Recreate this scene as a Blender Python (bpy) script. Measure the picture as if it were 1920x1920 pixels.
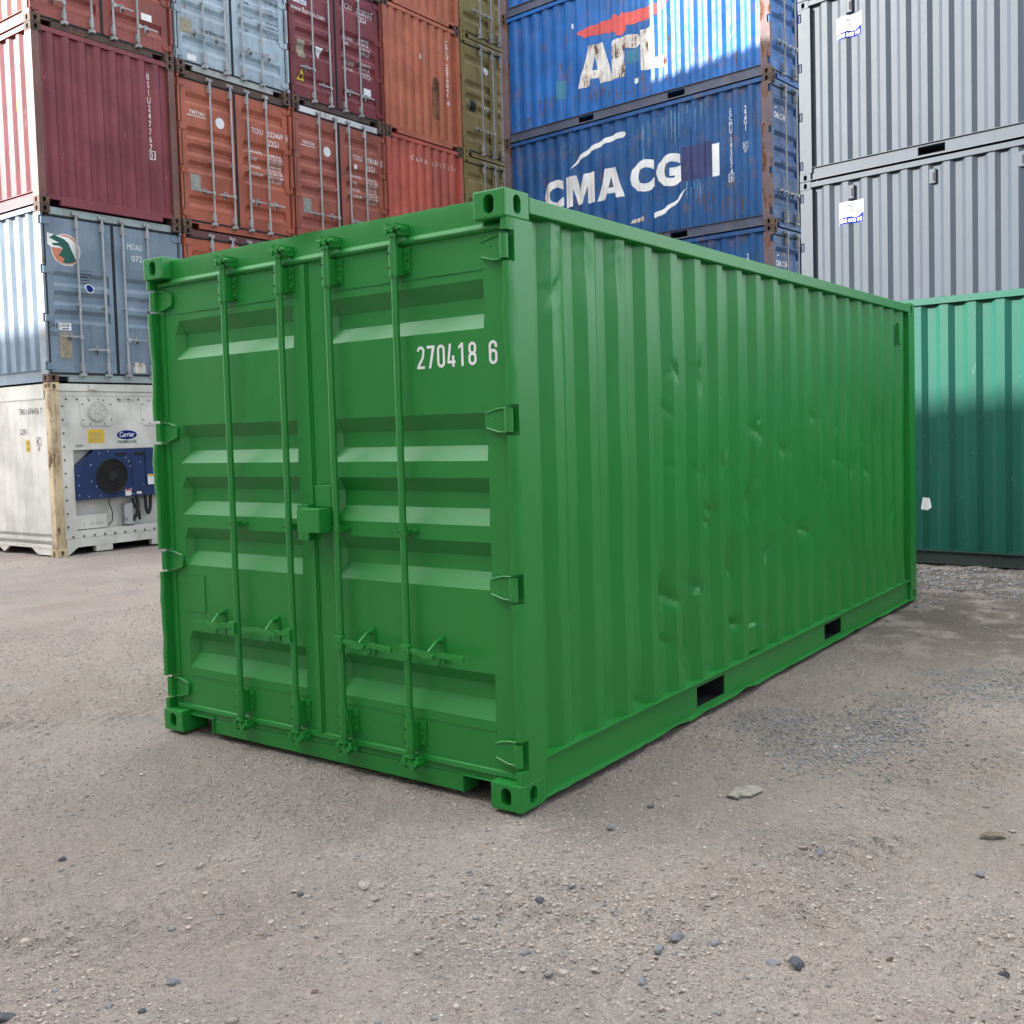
import bpy, bmesh, math, random
import numpy as np
from mathutils import Vector, Matrix
from mathutils.geometry import tessellate_polygon

for o in list(bpy.data.objects):
    bpy.data.objects.remove(o, do_unlink=True)
random.seed(7)
SC = bpy.context.scene
COL = SC.collection

# ------------------------------------------------------------------ camera
cam_d = bpy.data.cameras.new('camera')
cam = bpy.data.objects.new('camera', cam_d)
COL.objects.link(cam)
YAW, PIT, ROL = -0.642271, -0.0518300, -0.0300794
fw = Vector((math.sin(YAW)*math.cos(PIT), math.cos(YAW)*math.cos(PIT), math.sin(PIT)))
rt = Vector((math.cos(YAW), -math.sin(YAW), 0)); up = rt.cross(fw)
r2 = math.cos(ROL)*rt + math.sin(ROL)*up
u2 = -math.sin(ROL)*rt + math.cos(ROL)*up
m = Matrix((r2, u2, -fw)).transposed().to_4x4()
m.translation = Vector((2.48682, -3.44977, 1.61051))
cam.matrix_world = m
cam_d.sensor_width = 36.0
cam_d.lens = 36.0*1946.085/1920
cam_d.shift_x = (960-926.48)/1920
cam_d.shift_y = -(960-905.99)/1920
cam_d.clip_start = 0.05
cam_d.clip_end = 1000
SC.camera = cam

# ------------------------------------------------------------------ light
SUN_EL = math.radians(24.7)
TO_SUN = Vector((-0.722*math.cos(SUN_EL), -0.692*math.cos(SUN_EL), math.sin(SUN_EL)))
w = bpy.data.worlds.new('World'); SC.world = w; w.use_nodes = True
nt = w.node_tree; nt.nodes.clear()
sky = nt.nodes.new('ShaderNodeTexSky'); sky.sky_type = 'NISHITA'; sky.sun_disc = False
sky.sun_elevation = SUN_EL
sky.sun_rotation = math.atan2(TO_SUN.x, TO_SUN.y)
sky.air_density = 1.0; sky.dust_density = 1.0; sky.ozone_density = 1.0
hs = nt.nodes.new('ShaderNodeHueSaturation'); hs.inputs['Saturation'].default_value = 0.3
bg = nt.nodes.new('ShaderNodeBackground'); bg.inputs['Strength'].default_value = 0.13
wo = nt.nodes.new('ShaderNodeOutputWorld')
nt.links.new(sky.outputs[0], hs.inputs['Color'])
# broken white cloud added over the blue to brighten the shade
tcw = nt.nodes.new('ShaderNodeTexCoord'); nz = nt.nodes.new('ShaderNodeTexNoise'); nz.inputs['Scale'].default_value = 2.2; nz.inputs['Detail'].default_value = 6
mr = nt.nodes.new('ShaderNodeMapRange'); mr.interpolation_type = 'SMOOTHSTEP'; mr.inputs['From Min'].default_value = 0.38; mr.inputs['From Max'].default_value = 0.58
hc = nt.nodes.new('ShaderNodeHueSaturation'); hc.inputs['Saturation'].default_value = 0.06; hc.inputs['Value'].default_value = 5.0
mx = nt.nodes.new('ShaderNodeMix'); mx.data_type = 'RGBA'
nt.links.new(tcw.outputs['Generated'], nz.inputs['Vector']); nt.links.new(nz.outputs['Fac'], mr.inputs['Value']); 
# the added cloud is weighted overhead so light falls from above
sz = nt.nodes.new('ShaderNodeSeparateXYZ'); nt.links.new(tcw.outputs['Generated'], sz.inputs[0])
me_ = nt.nodes.new('ShaderNodeMapRange'); me_.interpolation_type = 'SMOOTHSTEP'; me_.inputs['From Min'].default_value = 0.42; me_.inputs['From Max'].default_value = 0.88; nt.links.new(sz.outputs['Z'], me_.inputs['Value'])
mm_ = nt.nodes.new('ShaderNodeMath'); mm_.operation = 'MULTIPLY'; nt.links.new(mr.outputs[0], mm_.inputs[0]); nt.links.new(me_.outputs[0], mm_.inputs[1]); nt.links.new(mm_.outputs[0], mx.inputs[0])

nt.links.new(sky.outputs[0], hc.inputs['Color']); nt.links.new(hs.outputs[0], mx.inputs[6]); nt.links.new(hc.outputs[0], mx.inputs[7]); nt.links.new(mx.outputs[2], bg.inputs['Color'])
nt.links.new(bg.outputs[0], wo.inputs['Surface'])
sl = bpy.data.lights.new('sun', 'SUN'); sl.energy = 4.4; sl.angle = math.radians(0.7); sl.color = (1.0, 0.96, 0.90)
sun = bpy.data.objects.new('sun', sl); COL.objects.link(sun)
sun.rotation_euler = TO_SUN.to_track_quat('Z', 'Y').to_euler()
sun.location = (-20, -20, 30)
SC.view_settings.view_transform = 'Standard'
SC.view_settings.look = 'None'
SC.view_settings.gamma = 1.0
SC.view_settings.exposure = 1.88

# ------------------------------------------------------------------ materials
_seed = [0]
def srgb(r, g, b):
    f = lambda c: (c/255/12.92) if c/255 <= 0.04045 else ((c/255+0.055)/1.055)**2.4
    return (f(r), f(g), f(b))

class NT:
    def __init__(s, name):
        s.m = bpy.data.materials.new(name); s.m.use_nodes = True
        s.t = s.m.node_tree; s.b = s.t.nodes['Principled BSDF']
    def n(s, typ, **kw):
        x = s.t.nodes.new(typ)
        for k, v in kw.items(): setattr(x, k, v)
        return x
    def l(s, a, b): s.t.links.new(a, b)
    def noise(s, vec, scale, detail=5, rough=0.55):
        x = s.n('ShaderNodeTexNoise'); x.inputs['Scale'].default_value = scale
        x.inputs['Detail'].default_value = detail; x.inputs['Roughness'].default_value = rough
        s.l(vec, x.inputs['Vector']); return x.outputs['Fac']
    def ramp(s, fac, a, b, ca=0.0, cb=1.0):
        x = s.n('ShaderNodeMapRange'); x.interpolation_type = 'SMOOTHSTEP'
        x.inputs['From Min'].default_value = a; x.inputs['From Max'].default_value = b
        x.inputs['To Min'].default_value = ca; x.inputs['To Max'].default_value = cb
        s.l(fac, x.inputs['Value']); return x.outputs['Result']
    def mix(s, fac, a, b):
        x = s.n('ShaderNodeMix', data_type='RGBA')
        if isinstance(fac, float): x.inputs[0].default_value = fac
        else: s.l(fac, x.inputs[0])
        for i, c in ((6, a), (7, b)):
            if isinstance(c, tuple): x.inputs[i].default_value = (*c, 1)
            else: s.l(c, x.inputs[i])
        return x.outputs[2]
    def math(s, op, a, b=0.0):
        x = s.n('ShaderNodeMath', operation=op)
        for i, c in ((0, a), (1, b)):
            if isinstance(c, (int, float)): x.inputs[i].default_value = c
            else: s.l(c, x.inputs[i])
        return x.outputs[0]
    def coord(s, scale=(1, 1, 1), off=None):
        tc = s.n('ShaderNodeTexCoord'); mp = s.n('ShaderNodeMapping')
        if off is None:
            _seed[0] += 1; off = (_seed[0]*3.17, _seed[0]*1.91, _seed[0]*2.3)
        mp.inputs['Location'].default_value = off; mp.inputs['Scale'].default_value = scale
        s.l(tc.outputs['Object'], mp.inputs['Vector']); return mp.outputs['Vector']

def paint(name, base, var=1.0, rust=0.0, fade=0.25, scratch=0.0, rough=0.5, spec=0.36, bump=0.15, dirt=0.15, fadecol=None):
    """weathered painted steel: patchy tone, vertical run-off streaks, scratches and rust blooms"""
    t = NT(name); b = t.b
    v = t.coord(); vs = t.coord((7, 7, 0.4)); vf = t.coord((1, 1, 1))
    lum = sum(base)/3
    dark = tuple(c*(1-0.22*var) for c in base); light = tuple(min(1, c*(1+0.14*var)+0.004*var) for c in base)
    col = t.mix(t.ramp(t.noise(v, 1.7, 6), 0.3, 0.7), dark, light)
    fc = fadecol or tuple(c*0.75+0.25*min(.8, lum*1.6+0.05) for c in base)
    if fade > 0:
        f = t.math('MULTIPLY', t.ramp(t.noise(vs, 2.2, 6, 0.65), 0.48, 0.75), fade)
        col = t.mix(f, col, fc)
    if dirt > 0:
        d = t.math('MULTIPLY', t.ramp(t.noise(vs, 1.3, 5, 0.7), 0.5, 0.8), dirt)
        col = t.mix(d, col, (0.035, 0.03, 0.027))
    rg = t.ramp(t.noise(v, 9, 4), 0.2, 0.8, rough-0.08*var, rough+0.1*var)
    if scratch > 0:
        s1 = t.noise(t.coord((14, 14, 1.6)), 3.5, 3, 0.7)
        s2 = t.noise(vf, 2.3, 2)
        s = t.math('MULTIPLY', t.ramp(s1, 0.66, 0.69), t.ramp(s2, 0.48, 0.58))
        col = t.mix(t.math('MULTIPLY', s, scratch), col, tuple(min(0.7, c*0.4+0.33) for c in base))
    if rust > 0:
        r1 = t.noise(vf, 2.6, 9, 0.68); r2 = t.noise(t.coord((5, 5, 0.8)), 3.1, 6, 0.6)
        rr = t.math('ADD', t.math('MULTIPLY', r1, 0.6), t.math('MULTIPLY', r2, 0.4))
        th = 0.70-0.22*rust
        mask = t.ramp(rr, th, th+0.05)
        rc = t.mix(t.ramp(t.noise(vf, 30, 5), 0.3, 0.7), (0.035, 0.016, 0.010), (0.16, 0.060, 0.022))
        halo = t.math('MULTIPLY', t.ramp(rr, th-0.08, th+0.02), 0.45)
        col = t.mix(halo, col, (0.20, 0.10, 0.05))
        col = t.mix(mask, col, rc)
        rg = t.math('MAXIMUM', rg, t.math('MULTIPLY', mask, 0.85))
    t.l(col, b.inputs['Base Color']); t.l(rg, b.inputs['Roughness'])
    b.inputs['Specular IOR Level'].default_value = spec
    if bump > 0:
        bp = t.n('ShaderNodeBump'); bp.inputs['Strength'].default_value = bump; bp.inputs['Distance'].default_value = 0.01
        h = t.math('ADD', t.math('MULTIPLY', t.noise(vf, 5, 3), 0.8), t.math('MULTIPLY', t.noise(vf, 120, 2), 0.04))
        t.l(h, bp.inputs['Height']); t.l(bp.outputs[0], b.inputs['Normal'])
    return t.m

def plain(name, col, rough=0.6, metal=0.0, vary=0.25, scale=6, spec=0.3):
    t = NT(name); v = t.coord()
    c = t.mix(t.ramp(t.noise(v, scale, 6, 0.65), 0.3, 0.7), tuple(x*(1-vary) for x in col), tuple(min(1, x*(1+vary*0.6)) for x in col))
    t.l(c, t.b.inputs['Base Color']); t.b.inputs['Roughness'].default_value = rough; t.b.inputs['Metallic'].default_value = metal; t.b.inputs['Specular IOR Level'].default_value = spec
    return t.m

GREEN = paint('green_paint', (0.0090, 0.212, 0.028), var=0.2, rust=0, fade=0.0, spec=0.66, rough=0.40, bump=0.06, dirt=0.0)
M = dict(
    galv=paint('galvanised_steel', (0.36, 0.37, 0.38), rust=0.35, fade=0.2, rough=0.5, dirt=0.3),
    rubber=plain('door_seal_rubber', (0.022, 0.024, 0.028), 0.7),
    dark=plain('dark_steel_and_shade', (0.02, 0.02, 0.022), 0.8),
    white=paint('white_lettering_paint', (0.72, 0.73, 0.72), rust=0, fade=0.1, rough=0.5, dirt=0.12, bump=0),
    worn=paint('worn_white_lettering_paint', (0.66, 0.65, 0.60), rust=0.74, fade=0.2, rough=0.6, dirt=0.3, bump=0),
    wornl=paint('lightly_worn_white_paint', (0.68, 0.69, 0.68), rust=0.32, fade=0.2, rough=0.6, dirt=0.3, bump=0),
    black=plain('black_lettering', (0.03, 0.03, 0.035), 0.6),
    red=paint('faded_red_paint', (0.60, 0.085, 0.075), rust=0.25, fade=0.35, rough=0.5, dirt=0.1, bump=0),
    casting=paint('rusty_casting', (0.085, 0.055, 0.045), rust=0.5, fade=0.2, rough=0.75, dirt=0.4),
    yellow=plain('yellow_label', (0.62, 0.42, 0.03), 0.5, vary=0.12),
    tan=plain('old_data_plate', (0.30, 0.26, 0.19), 0.6, scale=20),
    greyplate=plain('grey_data_plate', (0.26, 0.27, 0.24), 0.6, scale=20),
    navy=plain('navy_blue_label', (0.010, 0.022, 0.16), 0.8, vary=0.1, spec=0.05),
    orange=plain('orange_emblem', (0.55, 0.20, 0.12), 0.55, vary=0.15),
    gator=plain('green_emblem', (0.018, 0.10, 0.075), 0.55, vary=0.15),
    teal=paint('teal_touch_up_paint', (0.035, 0.17, 0.27), rust=0.2, fade=0.2, bump=0),
    purple=paint('indigo_touch_up_paint', (0.030, 0.040, 0.13), rust=0.15, fade=0.25, bump=0),
)
P = dict(
    maroon=paint('maroon_paint', (0.185, 0.036, 0.047), rust=0.18, fade=0.25, scratch=0.8, rough=0.5, dirt=0.2),
    dullred=paint('dull_red_paint', (0.25, 0.062, 0.05), rust=0.3, fade=0.35, rough=0.55, dirt=0.45),
    greyblue=paint('grey_blue_paint', (0.170, 0.232, 0.300), rust=0.28, fade=0.25, rough=0.5, dirt=0.3),
    brown=paint('brown_paint', (0.340, 0.092, 0.050), rust=0.12, fade=0.3, rough=0.5, dirt=0.42),
    brownb=paint('reddish_brown_paint', (0.300, 0.092, 0.060), rust=0.15, fade=0.3, rough=0.5, dirt=0.42),
    rustor=paint('orange_brown_paint', (0.42, 0.11, 0.06), rust=0.2, fade=0.25, rough=0.5, dirt=0.42),
    darkred=paint('dark_red_paint', (0.175, 0.036, 0.036), rust=0.18, fade=0.25, scratch=0.3, rough=0.5, dirt=0.25),
    pale=paint('pale_grey_blue_paint', (0.32, 0.405, 0.465), rust=0.36, fade=0.25, rough=0.5, dirt=0.3),
    orange=paint('orange_paint', (0.43, 0.125, 0.062), rust=0.28, fade=0.3, scratch=0.3, rough=0.5, dirt=0.42),
    ored=paint('orange_red_paint', (0.43, 0.092, 0.060), rust=0.22, fade=0.3, scratch=0.2, rough=0.5, dirt=0.42),
    olive=paint('olive_paint', (0.22, 0.165, 0.042), rust=0.25, fade=0.3, rough=0.55, dirt=0.35),
    blue=paint('blue_paint', (0.005, 0.110, 0.37), rust=0.42, fade=0.3, fadecol=(0.04, 0.15, 0.38), scratch=0.25, rough=0.45, dirt=0.25),
    blueb=paint('streaked_blue_paint', (0.005, 0.068, 0.215), rust=0.42, fade=0.5, fadecol=(0.05, 0.14, 0.28), scratch=0.5, rough=0.5, dirt=0.3),
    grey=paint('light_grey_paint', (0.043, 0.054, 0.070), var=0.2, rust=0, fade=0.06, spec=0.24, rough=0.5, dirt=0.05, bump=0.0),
    pine=paint('dark_green_paint', (0.005, 0.074, 0.050), var=0.15, rust=0, fade=0.03, scratch=0.25, rough=0.45, dirt=0.04, bump=0.0),
    reefer=paint('off_white_paint', (0.58, 0.575, 0.53), rust=0.10, fade=0.1, rough=0.4, dirt=0.10, bump=0.05),
    reeferpost=paint('rust_stained_white_paint', (0.58, 0.47, 0.30), rust=0.68, fade=0.3, rough=0.6, dirt=0.25),
    unit=paint('navy_blue_paint', (0.010, 0.030, 0.105), rust=0, fade=0.15, rough=0.4, dirt=0.2, bump=0.05),
)

# ------------------------------------------------------------------ mesh helpers
class MB:
    def __init__(s): s.v = []; s.f = []; s.mi = []; s.cur = 0
    def quad(s, pts):
        i = len(s.v); s.v += [tuple(p) for p in pts]; s.f.append(tuple(range(i, i+len(pts)))); s.mi.append(s.cur)
    def box(s, x0, x1, y0, y1, z0, z1):
        i = len(s.v)
        s.v += [(x, y, z) for z in (z0, z1) for y in (y0, y1) for x in (x0, x1)]
        for f in ((0, 2, 3, 1), (4, 5, 7, 6), (0, 1, 5, 4), (2, 6, 7, 3), (0, 4, 6, 2), (1, 3, 7, 5)):
            s.f.append(tuple(i+k for k in f)); s.mi.append(s.cur)
    def cbox(s, c, d): s.box(c[0]-d[0]/2, c[0]+d[0]/2, c[1]-d[1]/2, c[1]+d[1]/2, c[2]-d[2]/2, c[2]+d[2]/2)
    def cyl(s, p0, p1, r, n=12, r1=None, cap=True):
        p0, p1 = Vector(p0), Vector(p1); d = (p1-p0).normalized()
        a = d.orthogonal().normalized(); b = d.cross(a); r1 = r if r1 is None else r1
        i = len(s.v)
        for p, rr in ((p0, r), (p1, r1)):
            for k in range(n):
                t = 2*math.pi*k/n; s.v.append(tuple(p+a*(rr*math.cos(t))+b*(rr*math.sin(t))))
        for k in range(n):
            j = (k+1) % n
            s.f.append((i+k, i+j, i+n+j, i+n+k)); s.mi.append(s.cur)
        if cap:
            s.f.append(tuple(i+k for k in range(n))[::-1]); s.f.append(tuple(i+n+k for k in range(n))); s.mi += [s.cur]*2
    def tube(s, pts, r, n=8):
        for a, b in zip(pts, pts[1:]): s.cyl(a, b, r, n)
    def prism(s, poly, f0, f1):
        """polygon (u,v list) extruded between the two mappings f0(u,v), f1(u,v)"""
        n = len(poly); i = len(s.v)
        s.v += [tuple(f0(u, v)) for u, v in poly] + [tuple(f1(u, v)) for u, v in poly]
        s.f.append(tuple(range(i, i+n))); s.f.append(tuple(range(i+n, i+2*n))[::-1]); s.mi += [s.cur]*2
        for k in range(n):
            j = (k+1) % n; s.f.append((i+k, i+n+k, i+n+j, i+j)); s.mi.append(s.cur)
    def build(s, name, mats, parent=None, bevel=0, smooth=0):
        me = bpy.data.meshes.new(name); me.from_pydata(s.v, [], s.f)
        if not isinstance(mats, (list, tuple)): mats = [mats]
        for mm in mats: me.materials.append(mm)
        if len(mats) > 1: me.polygons.foreach_set('material_index', s.mi)
        bm = bmesh.new(); bm.from_mesh(me); bmesh.ops.recalc_face_normals(bm, faces=bm.faces); bm.to_mesh(me); bm.free()
        return link(name, me, parent, bevel, smooth)

def link(name, me, parent=None, bevel=0, smooth=0):
    o = bpy.data.objects.new(name, me); COL.objects.link(o)
    if parent: o.parent = parent
    if bevel:
        bv = o.modifiers.new('bevel', 'BEVEL'); bv.width = bevel; bv.segments = 2; bv.limit_method = 'ANGLE'; bv.angle_limit = math.radians(40)
    if smooth:
        me.polygons.foreach_set('use_smooth', [True]*len(me.polygons)); me.set_sharp_from_angle(angle=math.radians(smooth))
    return o

def empty(name, loc, rz, label, cat, group=None):
    o = bpy.data.objects.new(name, None); COL.objects.link(o); o.empty_display_size = 0.3
    o.location = loc; o.rotation_euler = (0, 0, rz); tag(o, label, cat, group); return o
def tag(o, label=None, cat=None, group=None, kind=None):
    if label: o['label'] = label
    if cat: o['category'] = cat
    if group: o['group'] = group
    if kind: o['kind'] = kind
    return o

# ---- text and flat marks: geometry in (u,v), mapped onto a surface
_tc = {}
def text_geo(s, h, width=None, bold=0.0, sx=0.72, align='L'):
    key = (s, bold)
    if key not in _tc:
        cu = bpy.data.curves.new('t', 'FONT'); cu.body = s; cu.resolution_u = 3; cu.offset = bold
        ob = bpy.data.objects.new('t', cu); COL.objects.link(ob)
        me = bpy.data.meshes.new_from_object(ob)
        _tc[key] = ([tuple(v.co[:2]) for v in me.vertices], [tuple(p.vertices) for p in me.polygons])
        bpy.data.objects.remove(ob); bpy.data.curves.remove(cu); bpy.data.meshes.remove(me)
    V, F = _tc[key]
    x0 = min(v[0] for v in V); x1 = max(v[0] for v in V)
    k = h/0.70
    kx = width/(x1-x0) if width else k*sx
    sh = {'L': x0, 'C': (x0+x1)/2, 'R': x1}[align]
    return [((x-sh)*kx, y*k) for x, y in V], F
def poly_geo(pts, holes=()):
    rings = [list(pts)]+[list(h) for h in holes]
    tri = tessellate_polygon([[Vector((x, y, 0)) for x, y in r] for r in rings])
    return [p for r in rings for p in r], [tuple(t) for t in tri]
def rect(u0, v0, u1, v1): return poly_geo([(u0, v0), (u1, v0), (u1, v1), (u0, v1)])
def disc(u, v, r, n=28, ry=None): return poly_geo([(u+r*math.cos(2*math.pi*k/n), v+(ry or r)*math.sin(2*math.pi*k/n)) for k in range(n)])
def ring(u, v, r, r0, n=28):
    c = lambda q: [(u+q*math.cos(2*math.pi*k/n), v+q*math.sin(2*math.pi*k/n)) for k in range(n)]
    return poly_geo(c(r), [c(r0)])
def shift(g, du, dv): return [(x+du, y+dv) for x, y in g[0]], g[1]
def join(*gs):
    V, F = [], []
    for v, f in gs:
        n = len(V); V += v; F += [tuple(i+n for i in q) for q in f]
    return V, F
def vtext(s, h, step, width=None, bold=0.0):
    """letters stacked downwards, as on container corners"""
    gs = []
    for i, c in enumerate(s):
        if c != ' ': gs.append(shift(text_geo(c, h, None, bold, 0.72, 'C'), 0, -i*step-h))
    return join(*gs)
def mark(name, geo, surf, mat, parent, label=None):
    """surf = (fn(u,v)->xyz, u cuts, v cuts)"""
    fn, cu, cv = surf
    bm = bmesh.new()
    vs = [bm.verts.new((x, y, 0)) for x, y in geo[0]]
    for f in geo[1]:
        try: bm.faces.new([vs[i] for i in f])
        except ValueError: pass
    if not bm.faces: return None
    us = [v.co.x for v in bm.verts]; ws = [v.co.y for v in bm.verts]
    for c in cu:
        if min(us) < c < max(us): bmesh.ops.bisect_plane(bm, geom=bm.verts[:]+bm.edges[:]+bm.faces[:], plane_co=(c, 0, 0), plane_no=(1, 0, 0))
    for c in cv:
        if min(ws) < c < max(ws): bmesh.ops.bisect_plane(bm, geom=bm.verts[:]+bm.edges[:]+bm.faces[:], plane_co=(0, c, 0), plane_no=(0, 1, 0))
    for v in bm.verts: v.co = fn(v.co.x, v.co.y)
    me = bpy.data.meshes.new(name); bm.to_mesh(me); bm.free(); me.materials.append(mat)
    o = link(name, me, parent)
    if label: o['label'] = label
    return o

def marks(name, geos, surf, mat, parent):
    for g_ in geos: mark(name, g_, surf, mat, parent)

def strip(pts, w, closed=False):
    n = len(pts); V = []; F = []
    for i in range(n):
        a = Vector(pts[i-1]) if (i > 0 or closed) else None; b = Vector(pts[i]); c = Vector(pts[(i+1) % n]) if (i < n-1 or closed) else None
        d0 = (b-a).normalized() if a is not None else (c-b).normalized(); d1 = (c-b).normalized() if c is not None else d0
        nn = Vector((-(d0+d1).y, (d0+d1).x)).normalized(); k = w/2/max(0.45, nn.dot(Vector((-d1.y, d1.x))))
        V += [tuple(b+nn*k), tuple(b-nn*k)]
    for i in range(n if closed else n-1):
        j = (i+1) % n; F.append((2*i, 2*i+1, 2*j+1, 2*j))
    return V, F
def arc(cx, cy, rx, ry, a0, a1, n=10): return [(cx+rx*math.cos(math.radians(a0+(a1-a0)*i/n)), cy+ry*math.sin(math.radians(a0+(a1-a0)*i/n))) for i in range(n+1)]
def digit(c, w, h, t):
    """condensed stencil-like numeral as one or two layers of geometry"""
    x0, x1, m = t/2, w-t/2, w/2; r = m-t/2; y0, y1 = t/2, h-t/2
    if c == '0': return [strip(arc(m, y1-r, r, r, 0, 180)+arc(m, y0+r, r, r, 180, 360), t, True)]
    if c == '1': return [poly_geo([(w*.42, 0), (w*.42+t, 0), (w*.42+t, h), (w*.42+t*.1, h), (w*.08, h*.86), (w*.08, h*.73), (w*.42, h*.82)])]
    if c == '7': return [poly_geo([(0, h), (w, h), (w, h-t*.9), (w*.5, 0), (w*.5-t*1.08, 0), (w-t*1.25, h-t), (0, h-t)])]
    if c == '4': return [poly_geo([(w*.52, h), (w*.52-t*1.05, h), (0, h*.27), (0, h*.15), (w*.58, h*.15), (w*.58, 0), (w*.58+t, 0), (w*.58+t, h*.15), (w, h*.15), (w, h*.27), (w*.58+t, h*.27), (w*.58+t, h*.48), (w*.58, h*.48), (w*.58, h*.27), (t*.95, h*.27)])]
    if c == '2': return [strip(arc(m, y1-r, r, r, 180, -20, 14)+[(x1-t*.35, h*.50), (x0+t*.1, t*1.0), (x0, t*.55)], t), rect(0, 0, w, t)]
    if c == '8': return [strip(arc(m, y1-r*.95, r*.93, r*.95, 0, 180)+arc(m, h*.52+r*.9, r*.93, r*.9, 180, 360), t, True), strip(arc(m, h*.50-r*.9, r, r*.9, 0, 180)+arc(m, y0+r, r, r, 180, 360), t, True)]
    if c == '6': return [strip(arc(m, h*.58-r, r, r, 0, 180)+arc(m, y0+r, r, r, 180, 360), t, True), strip([(x0, h*.36)]+arc(m, y1-r, r, r, 180, 0, 12)+[(x1, h*.70)], t)]
def number(s, u, v, w, step, h, t, rec, mat, parent):
    for k in (0, 1):
        gs = [shift(digit(c, w, h, t)[k], u+i*step, v) for i, c in enumerate(s) if len(digit(c, w, h, t)) > k]
        if gs: mark('number', join(*gs), door_surf(rec, 0.0015+0.0006*k), mat, parent)

# ------------------------------------------------------------------ container parts
W, H, LEN = 2.438, 2.591, 6.058
def interp(pts, s):
    if s <= pts[0][0]: return pts[0][1]
    for (a, da), (b, db) in zip(pts, pts[1:]):
        if s <= b: return da+(db-da)*(s-a)/(b-a)
    return pts[-1][1]
def side_profile(L, depth=0.036, y0=0.18, first=0.305, flank=0.068):
    k = L/LEN; pts = [(y0, depth), (first*k, depth)]; p = 0.2808*k
    for i in range(20):
        e = 0.445*k+i*p
        pts += [(e-0.072*k-(0.068-flank)*k, 0), (e, 0), (e+flank*k, depth)]
        if i < 19: pts.append((e+p-0.072*k-0.068*k-(0.068-flank)*k+(0.068-flank)*k, depth))
    pts = [q for q in pts if q[0] < L-0.19]; pts.append((L-0.18, pts[-1][1]))
    return pts
def end_profile():
    pts = [(0.12, 0.045), (0.20, 0.045)]
    for i in range(8):
        a = 0.255+i*0.257
        pts += [(a, 0), (a+0.085, 0), (a+0.14, 0.045), (a+0.205, 0.045)]
    pts = [q for q in pts if q[0] < W-0.13]; pts.append((W-0.12, 0.045))
    return pts
def corrugated(name, pts, z0, z1, fn, mat, parent, zs=None):
    zs = zs or [z0, z1]; n = len(pts); V = []; F = []
    for z in zs:
        for s, d in pts: V.append(fn(s, d, z))
    for j in range(len(zs)-1):
        for i in range(n-1): F.append((j*n+i, j*n+i+1, (j+1)*n+i+1, (j+1)*n+i))
    me = bpy.data.meshes.new(name); me.from_pydata(V, [], F); me.materials.append(mat)
    return link(name, me, parent)
def rside(d0=0.022): return lambda s, d, z: (W-d0-d, s, z)
def lside(d0=0.022): return lambda s, d, z: (d0+d, s, z)

def casting(parent, x, y, z, mat, holes, bevel=0.008, dx=0.162, dy=0.178, dz=0.118):
    """corner casting with its minimum corner at x,y,z; holes = list of outward directions carrying an oval opening"""
    bm = bmesh.new()
    bmesh.ops.create_cube(bm, size=1.0)
    for v in bm.verts: v.co = ((v.co.x+.5)*dx, (v.co.y+.5)*dy, (v.co.z+.5)*dz)
    bmesh.ops.bevel(bm, geom=bm.edges[:], offset=bevel, segments=2, affect='EDGES', profile=0.6)
    for hd in holes:
        d = Vector(hd); best = max((f for f in bm.faces if f.normal.dot(d) > 0.99), key=lambda f: f.calc_area())
        c = best.calc_center_median(); b = Vector((0, 0, 1)) if abs(d.z) < .5 else Vector((0, 1, 0)); a = b.cross(d)
        outer = best.edges[:]; bmesh.ops.delete(bm, geom=[best], context='FACES_ONLY')
        pts = []
        hw, hh = 0.027, 0.040
        if abs(d.z) > .5: hw, hh = 0.03, 0.045
        n = 20
        for k in range(n):
            t = 2*math.pi*k/n; cx = hw*math.cos(t); cy = hw*math.sin(t)+(hh-hw)*(1 if math.sin(t) >= 0 else -1)
            pts.append(c+a*cx+b*cy)
        vo = [bm.verts.new(p) for p in pts]; vi = [bm.verts.new(p-d*0.016-(p-c)*0.05) for p in pts]; vb = [bm.verts.new(c+(p-c)*1.15-d*0.075) for p in pts]
        eo = [bm.edges.new((vo[k], vo[(k+1) % n])) for k in range(n)]
        bmesh.ops.triangle_fill(bm, edges=outer+eo, use_beauty=True, normal=d)
        for k in range(n):
            j = (k+1) % n
            bm.faces.new((vo[k], vo[j], vi[j], vi[k])); bm.faces.new((vi[k], vi[j], vb[j], vb[k]))
        bm.faces.new(vb)
    bmesh.ops.recalc_face_normals(bm, faces=bm.faces)
    for v in bm.verts: v.co += Vector((x, y, z))
    me = bpy.data.meshes.new('corner_casting'); bm.to_mesh(me); bm.free(); me.materials.append(mat)
    return link('corner_casting', me, parent)

def castings(root, L, mat, h=H, detail=True):
    for x, sx in ((0, -1), (W-0.162, 1)):
        for y, sy in ((0, -1), (L-0.178, 1)):
            for z in (0, h-0.118):
                casting(root, x, y, z, mat, [(sx, 0, 0), (0, sy, 0)] if detail else [])

REC = [(2.244, 2.170, 2.103, 2.038), (1.683, 1.615, 1.544, 1.478), (1.405, 1.341, 1.270, 1.199), (1.128, 1.064, 0.997, 0.923), (0.561, 0.506, 0.436, 0.355)]
REC3 = [(1.64, 1.58, 1.48, 1.42), (1.36, 1.30, 1.20, 1.14), (1.08, 1.02, 0.94, 0.88)]
YD = 0.062; RD = 0.040
def door_surf(rec, off=0.003):
    pts = [(0.0, 0.0)]
    for a, b, c, d in rec[::-1]: pts += [(d, 0), (c, RD), (b, RD), (a, 0)]
    pts.append((2.6, 0.0))
    return (lambda u, v: (u, YD-off+interp(pts, v), v)), [], [p[0] for p in pts]

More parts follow.
